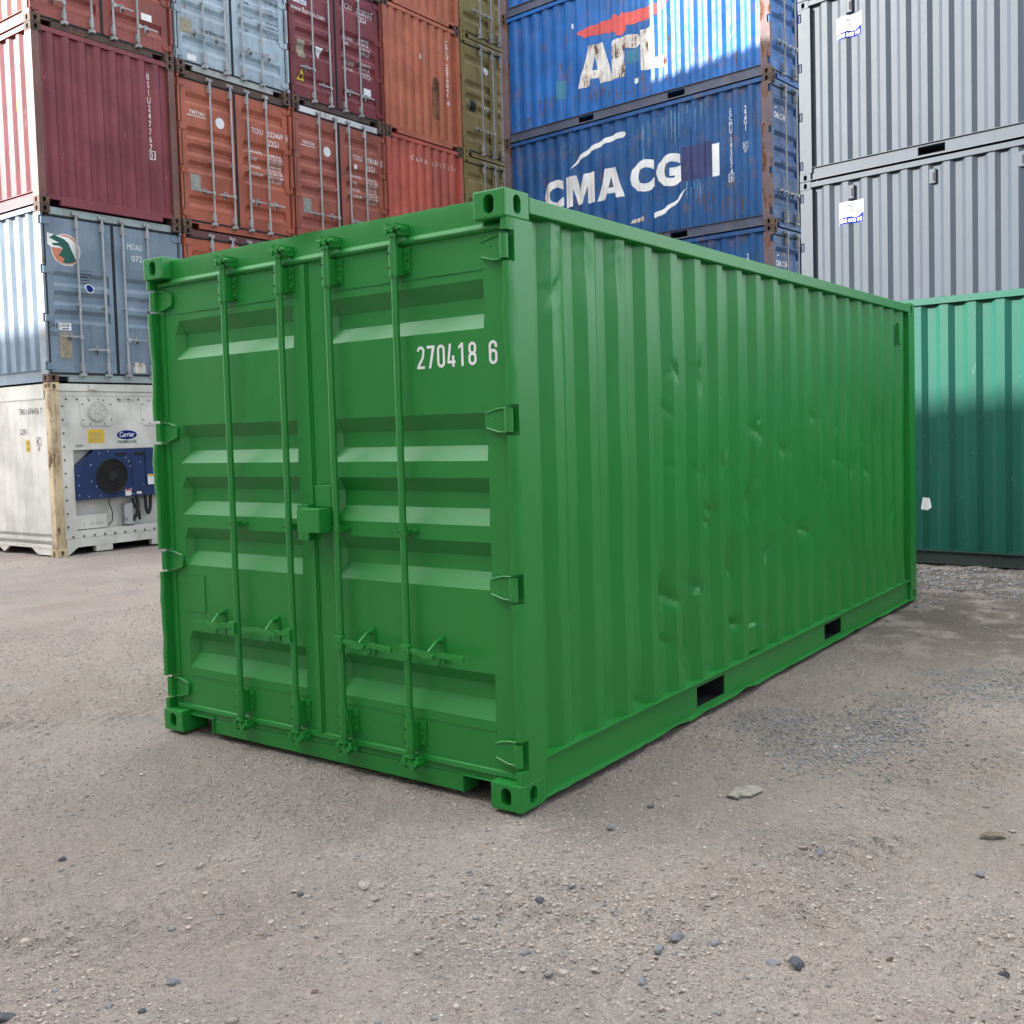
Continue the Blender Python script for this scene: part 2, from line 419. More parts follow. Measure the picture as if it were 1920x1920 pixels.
def door_panel(xl, xr, pl, pr, rec, mat, parent, zb=0.15, zt=2.44, dent=None):
    """one door leaf: frame stiles at xl..pl and pr..xr, pressed recesses between"""
    xs = [xl, pl, pl+0.034, pr-0.004, pr, xr]; zs = [zb]
    for a, b, c, d in rec[::-1]: zs += [d, c, b, a]
    zs.append(zt)
    inner = {z for a, b, c, d in rec for z in (b, c)}
    mb = MB(); n = len(xs)
    for z in zs:
        for i, x in enumerate(xs): mb.v.append((x, YD+(RD if (z in inner and i in (2, 3)) else 0), z))
    for j in range(len(zs)-1):
        for i in range(n-1): mb.f.append((j*n+i, j*n+i+1, (j+1)*n+i+1, (j+1)*n+i)); mb.mi.append(0)
    # leaf edges and back
    B = YD+0.055
    mb.quad([(xl, YD, zb), (xl, YD, zt), (xl, B, zt), (xl, B, zb)]); mb.quad([(xr, YD, zb), (xr, B, zb), (xr, B, zt), (xr, YD, zt)])
    mb.quad([(xl, YD, zt), (xr, YD, zt), (xr, B, zt), (xl, B, zt)]); mb.quad([(xl, YD, zb), (xl, B, zb), (xr, B, zb), (xr, YD, zb)])
    mb.quad([(xl, B, zb), (xl, B, zt), (xr, B, zt), (xr, B, zb)])
    # weld seams above the first and under the last recess
    for z in (rec[0][0]+0.041, rec[-1][3]-0.039): mb.box(pl, pr, YD-0.0035, YD+0.001, z-0.003, z+0.003)
    return mb.build('door', mat, parent)

def lock_bar(x, mat, parent, main=False):
    y = 0.013; mb = MB(); n = 16 if main else 8
    mb.cyl((x, y, 0.10), (x, y, 2.50), 0.0165, n)
    for z, s in ((2.505, 1), (0.118, -1)):       # cam and its keepers
        mb.cyl((x, y, z-0.035*s), (x, y, z-0.02*s), 0.024, n)
        mb.cbox((x, y+0.004, z), (0.035, 0.05, 0.030)); mb.cbox((x-0.038, y+0.022, z+0.006*s), (0.018, 0.062, 0.050)); mb.cbox((x+0.040, y+0.022, z-0.004*s), (0.020, 0.062, 0.046))
        mb.cyl((x-0.052, y+0.002, z+0.008*s), (x+0.055, y+0.002, z-0.004*s), 0.013, 8)
        if main:
            mb.cbox((x+0.030, y-0.020, z+0.012*s), (0.024, 0.02, 0.022)); mb.cbox((x-0.022, y-0.018, z-0.012*s), (0.02, 0.02, 0.026))
            mb.cyl((x+0.046, y-0.03, z+0.0*s), (x+0.046, y+0.03, z+0.0*s), 0.011, 7); mb.cyl((x-0.035, y-0.026, z), (x-0.035, y+0.03, z), 0.009, 7)
    return mb.build('locking_bar', mat, parent, smooth=40)
def bracket(x, z0, z1, mat, parent, small=False):
    y = 0.013; mb = MB(); r = 0.024 if not small else 0.021
    mb.cyl((x, y, z0), (x, y, z1), r, 14); mb.box(x-r, x+r, y, YD-0.001, z0+0.004, z1-0.004)
    zc = (z0+z1)/2; fl = 0.058 if not small else 0.05
    mb.box(x+r*0.6, x+fl, YD-0.010, YD-0.0005, z0+0.012, z1-0.006)
    for z in ((z0+0.03, zc+0.01, z1-0.025) if not small else (zc,)): mb.cyl((x+fl-0.014, YD-0.020, z), (x+fl-0.014, YD-0.004, z), 0.0085, 7)
    if not small:
        mb.cyl((x, y, z1-0.002), (x, y, z1+0.010), 0.020, 14); mb.cyl((x, y, z0-0.010), (x, y, z0+0.002), 0.020, 14)
    else:
        mb.box(x-r-0.012, x-r*0.5, YD-0.012, YD-0.0005, z0, z1)
    mb.cur = 1
    for z in ((z0+0.035, z1-0.03) if not small else (zc,)): mb.cyl((x-0.010, y-r-0.0004, z), (x-0.010, y-0.005, z), 0.0045, 8)
    return mb.build('bar_bracket', [mat, M['dark']], parent, smooth=35)
def handle(x, side, z, mat, parent, main=False):
    """lever clamped on the bar at x, reaching to side (-1 left, +1 right), held by its catch"""
    y = -0.012; mb = MB()
    X = lambda a, b: (min(x+side*a, x+side*b), max(x+side*a, x+side*b))
    a, b = X(-0.012, 0.038); mb.box(a, b, y-0.012, y+0.014, z-0.034, z+0.028)
    if main: mb.cyl((x+side*0.018, y-0.018, z-0.002), (x+side*0.018, y-0.005, z-0.002), 0.006, 8)
    up = lambda u: [(0.036, 0.006), (0.12, 0.002), (0.17, -0.012), (0.22, 0.004), (0.345, -0.004)][u]
    for i in range(4):
        (u0, v0), (u1, v1) = up(i), up(i+1); hh = 0.010 if i < 3 else 0.0115
        mb.prism([(x+side*u0, z+v0-hh), (x+side*u1, z+v1-hh), (x+side*u1, z+v1+hh), (x+side*u0, z+v0+hh)], lambda u, v: (u, y-0.007, v), lambda u, v: (u, y+0.005, v))
    xc = x+side*0.165
    # catch: back plate, pivot bolt, drop latch and lower hook
    mb.box(xc-0.018, xc+0.018, YD-0.008, YD-0.0005, z-0.055, z+0.07)
    mb.cyl((xc, YD-0.034, z+0.052), (xc, YD-0.002, z+0.052), 0.013, 10); mb.cyl((xc-0.008*side, YD-0.042, z+0.052), (xc-0.008*side, YD-0.03, z+0.052), 0.007, 8)
    yy = lambda v: YD-0.036+(y-0.018-(YD-0.036))*max(0, min(1, (z+0.056-v)/0.045))
    mb.prism([(xc-0.008, z+0.056), (xc+0.007, z+0.054), (xc+0.003-0.008*side, z+0.016), (xc-0.007-0.008*side, z+0.016)], lambda u, v: (u, yy(v)-0.003, v), lambda u, v: (u, yy(v)+0.003, v))
    mb.prism([(xc-0.075*side, z-0.004), (xc-0.03*side, z+0.014), (xc+0.03*side, z+0.006), (xc+0.01*side, z-0.016), (xc-0.04*side, z-0.020)], lambda u, v: (u, y-0.018, v), lambda u, v: (u, y-0.011, v))
    mb.cur = 1
    mb.tube([(xc+0.02*side, YD-0.01, z-0.012), (xc+0.02*side, YD-0.045, z-0.022), (xc+0.012*side, YD-0.045, z-0.046), (xc, YD-0.030, z-0.052)], 0.009, 7)
    return mb.build('door_handle', [mat, M['dark'] if not main else GREEN], parent, smooth=40)
def hinge(xe, side, z, mat, parent, main=False):
    """strap hinge: xe = door edge nearest the post, side = +1 for the right post"""
    mb = MB(); h = 0.050
    poly = [(xe, -h), (xe-side*0.045, -h), (xe-side*0.105, -h*0.72), (xe-side*0.115, -h*0.4), (xe-side*0.115, h*0.55), (xe-side*0.100, h*0.85), (xe-side*0.045, h), (xe, h)]
    mb.prism([(u, z+v) for u, v in poly], lambda u, v: (u, YD-0.016, v), lambda u, v: (u, YD-0.0005, v))
    mb.box(min(xe, xe+side*0.02), max(xe, xe+side*0.02), 0.022, YD-0.002, z-h, z+h)
    mb.cyl((xe+side*0.022, 0.030, z-h), (xe+side*0.022, 0.030, z+h), 0.019, 12)
    if main:
        for v in (-1, 1):
            mb.tube([(xe-side*0.108, YD-0.016, z+v*h*0.62), (xe-side*0.045, YD-0.018, z+v*h*0.97), (xe+side*0.004, YD-0.020, z+v*h*1.0)], 0.0045, 6)
        mb.cyl((xe-side*0.06, YD-0.020, z+0.01), (xe-side*0.06, YD-0.012, z+0.01), 0.004, 6)
    return mb.build('hinge', mat, parent, smooth=35)

HZ = (0.237, 0.942, 1.647, 2.360)
def door_post(side, mat, root, main=False, name='corner_post'):
    """post beside the doors, notched for the hinges"""
    mb = MB(); s = lambda a, b: (a, b) if side < 0 else (W-b, W-a)
    z0, z1 = 0.118, H-0.118
    a, b = s(0.0, 0.058); mb.box(a, b, 0.062, 0.196, z0, z1)
    a, b = s(0.058, 0.085); mb.box(a, b, 0.12, 0.19, z0, z1)
    cuts = [z0]+[z for h in HZ for z in (h-0.064, h+0.064)]+[z1]
    for i in range(0, len(cuts), 2):
        a, b = s(0.0, 0.034)
        if not main: mb.box(a, b, 0.010, 0.0618, cuts[i], cuts[i+1]); continue
        # rounded, slightly battered front lip
        n = max(2, int((cuts[i+1]-cuts[i])/0.05)); prof = [(0.0, 0.0618), (0.0, 0.018), (0.004, 0.011), (0.012, 0.008), (0.026, 0.009), (0.033, 0.016), (0.034, 0.0618)]
        base = len(mb.v)
        for k in range(n+1):
            z = cuts[i]+(cuts[i+1]-cuts[i])*k/n
            wob = 0.0022*math.sin(z*17+side)+0.0016*math.sin(z*41)
            if side < 0: wob += 0.007*math.exp(-((z-1.95)/0.25)**2)-0.006*math.exp(-((z-1.45)/0.2)**2)
            for u, y in prof: mb.v.append(((u if side < 0 else W-u)+(wob if y < 0.05 else wob*0.3), y+(wob*0.6 if y < 0.05 else 0), z))
        m_ = len(prof)
        for k in range(n):
            for q in range(m_-1): mb.f.append((base+k*m_+q, base+k*m_+q+1, base+(k+1)*m_+q+1, base+(k+1)*m_+q)); mb.mi.append(0)
        for k in (0, n): mb.f.append(tuple(base+k*m_+q for q in range(m_))); mb.mi.append(0)
    return mb.build(name, mat, root, smooth=32 if main else 0)
def rear_post(side, L, mat, root):
    mb = MB(); a, b = (0, 0.16) if side < 0 else (W-0.16, W)
    mb.box(a, b, L-0.178, L-0.004, 0.118, H-0.118); return mb.build('corner_post', mat, root)

def side_rails(root, L, mat, side, pockets=True, main=False, botmat=None, h=H):
    """top rail, bottom rail with fork pockets; side -1 = x=0, +1 = x=W"""
    X = lambda a, b: (a, b) if side < 0 else (W-b, W-a)
    mb = MB(); a, b = X(0.0, 0.062); mb.box(a, b, 0.178, L-0.178, h-0.086, h-0.016)
    mb.build('top_rail', mat, root, bevel=0.006 if main else 0)
    mb = MB(); k = L/LEN
    segs = [(0.178, 1.712*k), (2.071*k, 3.759*k), (4.117*k, L-0.178)] if pockets else [(0.178, L-0.178)]
    a, b = X(0.026, 0.034)
    for p, q in segs: mb.box(a, b, p, q, 0.022, 0.186)
    if pockets:
        for p, q in ((1.712*k, 2.071*k), (3.759*k, 4.117*k)):
            mb.box(a, b, p, q, 0.158, 0.186); mb.box(a, b, p, q, 0.022, 0.046)
            c, d = X(0.036, 1.21); pk = MB()
            pk.box(c, d, p-0.008, p, 0.02, 0.17); pk.box(c, d, q, q+0.008, 0.02, 0.17); pk.box(c, d, p, q, 0.165, 0.172); pk.box(c, d, p, q, 0.024, 0.030)
            pk.box(*X(1.21, 1.215), p, q, 0.02, 0.17); pk.build('fork_pocket', M['dark'], root)  # dark colour stands in for the shade inside the pocket
    c, d = X(0.002, 0.085); mb.box(c, d, 0.178, L-0.178, 0.187, 0.194)
    # lower flange, battered where forklifts caught it
    n = 96 if main else 2; base = len(mb.v); rnd = random.Random(5)
    for i in range(n+1):
        s = 0.178+(L-0.356)*i/n; dz = dx = 0
        if main:
            for s0, wd, am in ((1.42, .10, .016), (1.62, .04, -.010), (1.80, .05, .010), (2.32, .09, .018), (2.52, .05, -.010), (3.0, .1, .006), (4.35, .08, .012), (4.9, .06, .012), (5.2, .1, -.008)):
                dz += am*math.exp(-((s-s0)/wd)**2)
            dz += 0.0022*rnd.uniform(-1, 1); dx = 0.002*rnd.uniform(-1, 1)-dz*0.35
        f = lambda u, z: ((u if side < 0 else W-u), s, z)
        mb.v += [f(0.034, 0.016), f(0.034, 0.023), f(0.003+dx, 0.023+dz), f(0.001+dx, 0.014+dz)]
    for i in range(n):
        for q in range(4): mb.f.append((base+i*4+q, base+i*4+(q+1) % 4, base+(i+1)*4+(q+1) % 4, base+(i+1)*4+q)); mb.mi.append(0)
    mb.build('bottom_rail', botmat or mat, root, smooth=40 if main else 0)

def roof_floor(root, L, mat, h=H):
    mb = MB(); n = int(L/0.209); ys = [0.14+(L-0.28)*i/(2*n) for i in range(2*n+1)]
    zz = lambda i: h-0.022+(0.014 if (i//2) % 2 else 0)
    for i in range(2*n): mb.quad([(0.06, ys[i], zz(i)), (W-0.06, ys[i], zz(i)), (W-0.06, ys[i+1], zz(i+1)), (0.06, ys[i+1], zz(i+1))])
    mb.build('roof', mat, root)
    mb = MB(); mb.box(0.04, W-0.04, 0.13, L-0.10, 0.150, 0.176)
    for y in (0.35, 0.82, 1.28, 1.66, 2.13, 2.6, 3.1, 3.55, 4.2, 4.7, 5.2, 5.68):
        y *= L/LEN; mb.box(0.04, W-0.04, y-0.02, y+0.02, 0.04, 0.150)
    mb.build('floor', mat, root)

def door_end(root, mat, rods=(0.57, 1.00, 1.37, 1.80), rec=REC, rodmat=None, seal=None, header=None, sillmat=None, hz=(0.63, 0.63, 0.63, 0.63), main=False, posts=None, fine=True):
    """header, sill, two door leaves with bars, brackets, handles and hinges.  returns (left, right)"""
    rodmat = rodmat or M['galv']; header = header or mat; sillmat = sillmat or header; posts = posts or mat
    # header and sill
    mb = MB()
    if main:
        n = 60; base = len(mb.v); rnd = random.Random(3)
        for i in range(n+1):
            x = 0.15+(W-0.30)*i/n; u = (x-1.22)/1.0
            top = 2.577+0.0022*rnd.uniform(-1, 1)-0.004*u*u
            dent = 0.014*math.exp(-((x-1.22)/0.10)**2)
            top += -0.006*math.exp(-((x-1.10)/0.06)**2)
            mb.v += [(x, YD+0.001, 2.44), (x, YD+0.003+dent, 2.50), (x, YD+0.001+dent*0.6, 2.55), (x, YD+0.004+0.0015*rnd.uniform(-1, 1), top), (x, YD+0.075, top-0.004), (x, YD+0.075, 2.44)]
        for i in range(n):
            for q in range(6): mb.f.append((base+i*6+q, base+i*6+(q+1) % 6, base+(i+1)*6+(q+1) % 6, base+(i+1)*6+q)); mb.mi.append(0)
    else: mb.box(0.15, W-0.15, YD+0.001, YD+0.075, 2.442, 2.577)
    mb.build('door_header', header, root, smooth=30 if main else 0)
    mb = MB(); L0, L1 = 0.178, 0.358
    mb.box(L1, W-L1, YD+0.001, YD+0.06, 0.013, 0.0885); mb.box(0.150, W-0.150, YD+0.001, YD+0.06, 0.090, 0.148)
    if main:
        mb.box(0.162, L1+0.004, YD-0.012, YD+0.10, 0.090, 0.096); mb.box(W-L1-0.004, W-0.162, YD-0.012, YD+0.10, 0.090, 0.096)
        mb.box(L1-0.006, L1+0.002, YD-0.012, YD+0.10, 0.013, 0.092); mb.box(W-L1-0.002, W-L1+0.006, YD-0.012, YD+0.10, 0.013, 0.092)
    mb.build('door_sill', sillmat, root, bevel=0.003 if main else 0)
    seal = seal or M['rubber']
    leaves = []
    C = 1.203
    for leaf in (0, 1):
        if leaf == 0: xl, xr, pl, pr = 0.088, C-0.003, 0.175, C-0.099
        else: xl, xr, pl, pr = C+0.003, W-0.052, C+0.140, W-0.166
        d = door_panel(xl, xr, pl, pr, rec, mat, root)
        # rubber seal round the leaf
        g = MB()
        for z0, z1 in ((0.116, 0.150), (2.430, 2.472)):
            zc = (z0+z1)/2; x0, x1 = (0.060, C+0.01) if leaf == 0 else (C+0.01, W-0.040)
            prof = [(YD+0.002, z0), (YD-0.014, z0+0.008), (YD-0.020, zc-0.003), (YD-0.018, zc+0.004), (YD+0.002, z1)] if z0 > 1 else [(YD+0.002, z0), (YD-0.008, z0+0.003), (YD-0.012, z0+0.010), (YD-0.010, z1-0.006), (YD+0.002, z1)]
            g.prism(prof, lambda u, v: (x0, u, v), lambda u, v: (x1, u, v))
        if leaf == 0: g.box(0.056, 0.088, YD-0.006, YD+0.02, 0.150, 2.430)
        else:
            g.box(C-0.034, C-0.026, YD-0.005, YD+0.004, 0.150, 2.430); g.box(C-0.026, C+0.004, YD-0.013, YD+0.004, 0.150, 2.430); g.box(C+0.004, C+0.014, YD-0.006, YD+0.004, 0.150, 2.430)
            g.box(W-0.052, W-0.040, YD-0.004, YD+0.02, 0.150, 2.430)
        g.build('door_seal', seal, d)
        for k in (0, 1):
            i = leaf*2+k; x = rods[i]
            lock_bar(x, rodmat, d, main)
            if fine:
                bracket(x, 2.300, 2.428, rodmat, d); bracket(x, 0.176, 0.300, rodmat, d); bracket(x, 1.148, 1.178, rodmat, d, True)
            handle(x, -1 if leaf == 0 else 1, hz[i], rodmat, d, main)
        for z in HZ: hinge(0.056 if leaf == 0 else W-0.052, -1 if leaf == 0 else 1, z, mat, d, main)
        leaves.append(d)
    door_post(-1, posts, root, main); door_post(1, posts, root, main)
    return leaves

def closed_end(root, mat, post=None):
    post = post or mat
    pts = end_profile()
    corrugated('end_wall', pts, 0.15, 2.52, lambda s, d, z: (s, 0.016+d, z), mat, root)
    mb = MB(); mb.box(0.150, W-0.150, 0.010, 0.075, 2.505, 2.577); mb.build('end_header', mat, root)
    mb = MB(); mb.box(0.340, W-0.340, 0.012, 0.075, 0.013, 0.084); mb.box(0.150, W-0.150, 0.012, 0.075, 0.085, 0.150); mb.build('end_sill', mat, root)
    for s in (-1, 1):
        mb = MB(); a, b = (0.004, 0.122) if s < 0 else (W-0.122, W-0.004)
        mb.box(a, b, 0.008, 0.172, 0.118, H-0.118); mb.build('corner_post', post, root)
def end_surf(off=0.004):
    pts = end_profile(); return (lambda u, v: (u, 0.016-off+interp(pts, u), v)), [p[0] for p in pts], []

def container(loc, rz, label, mat, end='doors', L=LEN, sides=(-1, 1), prof=None, group=None, cast=None, postmat=None, botmat=None, **kw):
    r = empty('shipping_container', loc, rz, label, 'shipping container', group)
    prof = prof or side_profile(L)
    castings(r, L, cast or mat)
    lv = None
    if end == 'doors': lv = door_end(r, mat, posts=postmat or mat, **kw)
    else: closed_end(r, mat, postmat)
    for s in (-1, 1):
        rear_post(s, L, postmat or mat, r)
        side_rails(r, L, mat, s, True, botmat=botmat)
        corrugated('side_wall', prof, 0.19, H-0.080, rside() if s > 0 else lside(), mat, r)
    mb = MB(); mb.box(0.12, W-0.12, L-0.06, L-0.012, 0.02, H-0.02); mb.build('end_wall', mat, r)
    roof_floor(r, L, mat)
    return r, lv

# ------------------------------------------------------------------ ground (structure)
def vnoise(x, y, seed):
    xi = np.floor(x).astype(np.int64); yi = np.floor(y).astype(np.int64); fx = x-xi; fy = y-yi
    fx = fx*fx*(3-2*fx); fy = fy*fy*(3-2*fy)
    def h(a, b):
        n = (a*374761393+b*668265263+seed*974634777) & 0xffffffff
        n = ((n ^ (n >> 13))*1274126177) & 0xffffffff
        return ((n ^ (n >> 16)) & 0xffff)/65535.0
    return (h(xi, yi)*(1-fx)+h(xi+1, yi)*fx)*(1-fy)+(h(xi, yi+1)*(1-fx)+h(xi+1, yi+1)*fx)*fy-0.5
def sstep(t): t = np.clip(t, 0, 1); return t*t*(3-2*t)
def ground_z(x, y):
    x = np.asarray(x, float); y = np.asarray(y, float)
    z = -0.096*sstep((-x-5.0)/4.5)-0.13*sstep((y-9.6)/1.6)*(1-sstep((-x-5)/4.5))
    z = z+0.030*vnoise(x*0.7, y*0.7, 1)+0.020*vnoise(x*2.1+3, y*2.1, 2)+0.014*vnoise(x*6, y*6, 3)
    rough = 0.45+1.1*sstep(vnoise(x*1.1+7, y*1.1, 12)+0.5)
    z = z+rough*(0.011*np.abs(vnoise(x*15, y*15, 4))+0.012*np.abs(vnoise(x*31, y*31, 5)))
    z = z+rough*(0.010*np.clip(vnoise(x*52, y*44, 6)-0.06, 0, 1)+0.009*np.clip(vnoise(x*85, y*78, 7)-0.08, 0, 1))
    mud = sstep((y-4.2)/1.5)*sstep((x+2.0)/1.2)*(1-sstep((y-8.2)/1.0)); z = z+mud*(0.05*np.abs(vnoise(x*3.5, y*4.5, 14))+0.035*np.abs(vnoise(x*9, y*10, 15))-0.02)
    # tyre tread prints crossing the foreground
    for ox, oy, ang, wd, sp in ((-0.45, -1.35, 0.66, 0.24, 0.105), (1.15, -0.35, 0.35, 0.22, 0.12), (1.30, 1.2, 1.45, 0.25, 0.10), (-2.9, 0.3, 0.9, 0.25, 0.11)):
        c, s = math.cos(ang), math.sin(ang); a = (x-ox)*c+(y-oy)*s; b = -(x-ox)*s+(y-oy)*c
        mk = np.exp(-(b/wd)**6)*np.exp(-(a/1.6)**4)
        z = z+mk*(0.016*np.clip(np.sin(2*math.pi*(a+0.5*np.abs(b))/sp), -0.35, 1)*(0.75+vnoise(x*5, y*5, 9))-0.010)
    z = z-0.012-0.02*sstep((y+1.2)*0.5)*(x > -9)*0.3
    # keep below the containers standing on it
    under = ((x > -2.75) & (x < 0.30) & (y > -0.30) & (y < 6.4))
    z = np.where(under, np.minimum(z, -0.006), z)
    return z
def axis(lo, a, b, hi, fine, grow=1.16):
    v = list(np.arange(a, b, fine)); st = fine; t = a
    left = []
    while t > lo: st *= grow; t -= st; left.append(max(t, lo))
    st = fine; t = v[-1]
    while t < hi: st *= grow; t += st; v.append(min(t, hi))
    return np.array(left[::-1]+v)
gx = axis(-400, -3.4, 2.3, 400, 0.0095, 1.022); gy = axis(-400, -2.3, 3.4, 400, 0.0095, 1.022)
GX, GY = np.meshgrid(gx, gy); GZ = ground_z(GX, GY)
far = sstep((np.hypot(GX, GY)-25)/20); GZ = GZ*(1-far)-0.1*far
nx, ny = len(gx), len(gy)
me = bpy.data.meshes.new('ground')
me.vertices.add(nx*ny); me.vertices.foreach_set('co', np.stack([GX, GY, GZ], -1).astype(np.float32).ravel())
idx = np.arange(nx*ny).reshape(ny, nx)
q = np.stack([idx[:-1, :-1], idx[:-1, 1:], idx[1:, 1:], idx[1:, :-1]], -1).reshape(-1, 4)
me.loops.add(q.size); me.loops.foreach_set('vertex_index', q.ravel().astype(np.int32))
me.polygons.add(len(q)); me.polygons.foreach_set('loop_start', np.arange(0, q.size, 4, dtype=np.int32))
me.update(); me.validate()
me.polygons.foreach_set('use_smooth', [True]*len(me.polygons))
def ground_mat():
    t = NT('packed_dirt_and_crusher_dust'); v = t.coord(off=(0, 0, 0)); b = t.b
    col = t.mix(t.ramp(t.noise(v, 0.9, 6), 0.35, 0.65), (0.408, 0.338, 0.296), (0.484, 0.412, 0.364))
    col = t.mix(t.math('MULTIPLY', t.ramp(t.noise(t.coord(off=(5, 2, 0)), 1.6, 5, 0.6), 0.52, 0.68), 0.55), col, (0.30, 0.284, 0.262))
    col = t.mix(t.math('MULTIPLY', t.ramp(t.noise(t.coord(off=(9, 7, 1)), 1.1, 4), 0.56, 0.72), 0.5), col, (0.41, 0.315, 0.27))
    # damp, churned ground at the back right
    tc = t.n('ShaderNodeTexCoord'); sp = t.n('ShaderNodeSeparateXYZ'); t.l(tc.outputs['Object'], sp.inputs[0])
    for cx, cy, rx, ry in ((0.36, 1.88, .26, .28), (0.86, 2.0, .25, .6), (1.13, 3.2, .35, .5)):
        d = t.math('ADD', t.math('POWER', t.math('DIVIDE', t.math('SUBTRACT', sp.outputs['X'], cx), rx), 2.0), t.math('POWER', t.math('DIVIDE', t.math('SUBTRACT', sp.outputs['Y'], cy), ry), 2.0))
        k = t.math('MULTIPLY', t.ramp(d, 0.2, 1.4, 0.7, 0.0), t.ramp(t.noise(v, 6, 4), 0.35, 0.6))
        col = t.mix(k, col, (0.235, 0.23, 0.225))
    wet = t.math('MULTIPLY', t.ramp(sp.outputs['Y'], 2.6, 5.2), t.ramp(t.noise(t.coord(off=(1, 4, 3)), 2.4, 7, 0.65), 0.36, 0.52))
    wet = t.math('MULTIPLY', wet, t.ramp(sp.outputs['X'], -4.0, -1.0))
    col = t.mix(t.math('MULTIPLY', wet, 0.8), col, (0.100, 0.080, 0.058))
    col = t.mix(t.ramp(t.noise(v, 55, 4, 0.7), 0.25, 0.75, 0.0, 0.45), col, t.mix(t.noise(v, 90, 3, 0.7), (0.16, 0.14, 0.12), (0.58, 0.53, 0.48)))
    t.l(col, b.inputs['Base Color']); b.inputs['Roughness'].default_value = 0.92; b.inputs['Specular IOR Level'].default_value = 0.25
    bp = t.n('ShaderNodeBump'); bp.inputs['Strength'].default_value = 1.0; bp.inputs['Distance'].default_value = 0.045
    h = t.math('ADD', t.math('MULTIPLY', t.noise(v, 38, 6, 0.72), 0.55), t.math('MULTIPLY', t.noise(v, 120, 3, 0.7), 0.16))
    h = t.math('ADD', h, t.math('MULTIPLY', t.ramp(t.noise(v, 42, 3, 0.6), 0.42, 0.66), 0.26))
    h = t.math('ADD', h, t.math('MULTIPLY', t.ramp(t.noise(v, 88, 2, 0.6), 0.42, 0.66), 0.13))
    vo = t.n('ShaderNodeTexVoronoi'); vo.inputs['Scale'].default_value = 70; t.l(v, vo.inputs['Vector'])
    h = t.math('ADD', h, t.math('MULTIPLY', t.ramp(vo.outputs['Distance'], 0.05, 0.5, 0.30, 0.0), t.ramp(t.noise(v, 16, 3), 0.46, 0.56)))
    v2 = t.n('ShaderNodeTexVoronoi'); v2.inputs['Scale'].default_value = 135; t.l(v, v2.inputs['Vector'])
    h = t.math('ADD', h, t.math('MULTIPLY', t.ramp(v2.outputs['Distance'], 0.05, 0.5, 0.17, 0.0), t.ramp(t.noise(v, 24, 3), 0.44, 0.54)))
    t.l(h, bp.inputs['Height']); t.l(bp.outputs[0], b.inputs['Normal'])
    return t.m
me.materials.append(ground_mat())
g = link('ground', me); tag(g, 'beige packed dirt and gravel yard surface', None, None, 'structure')

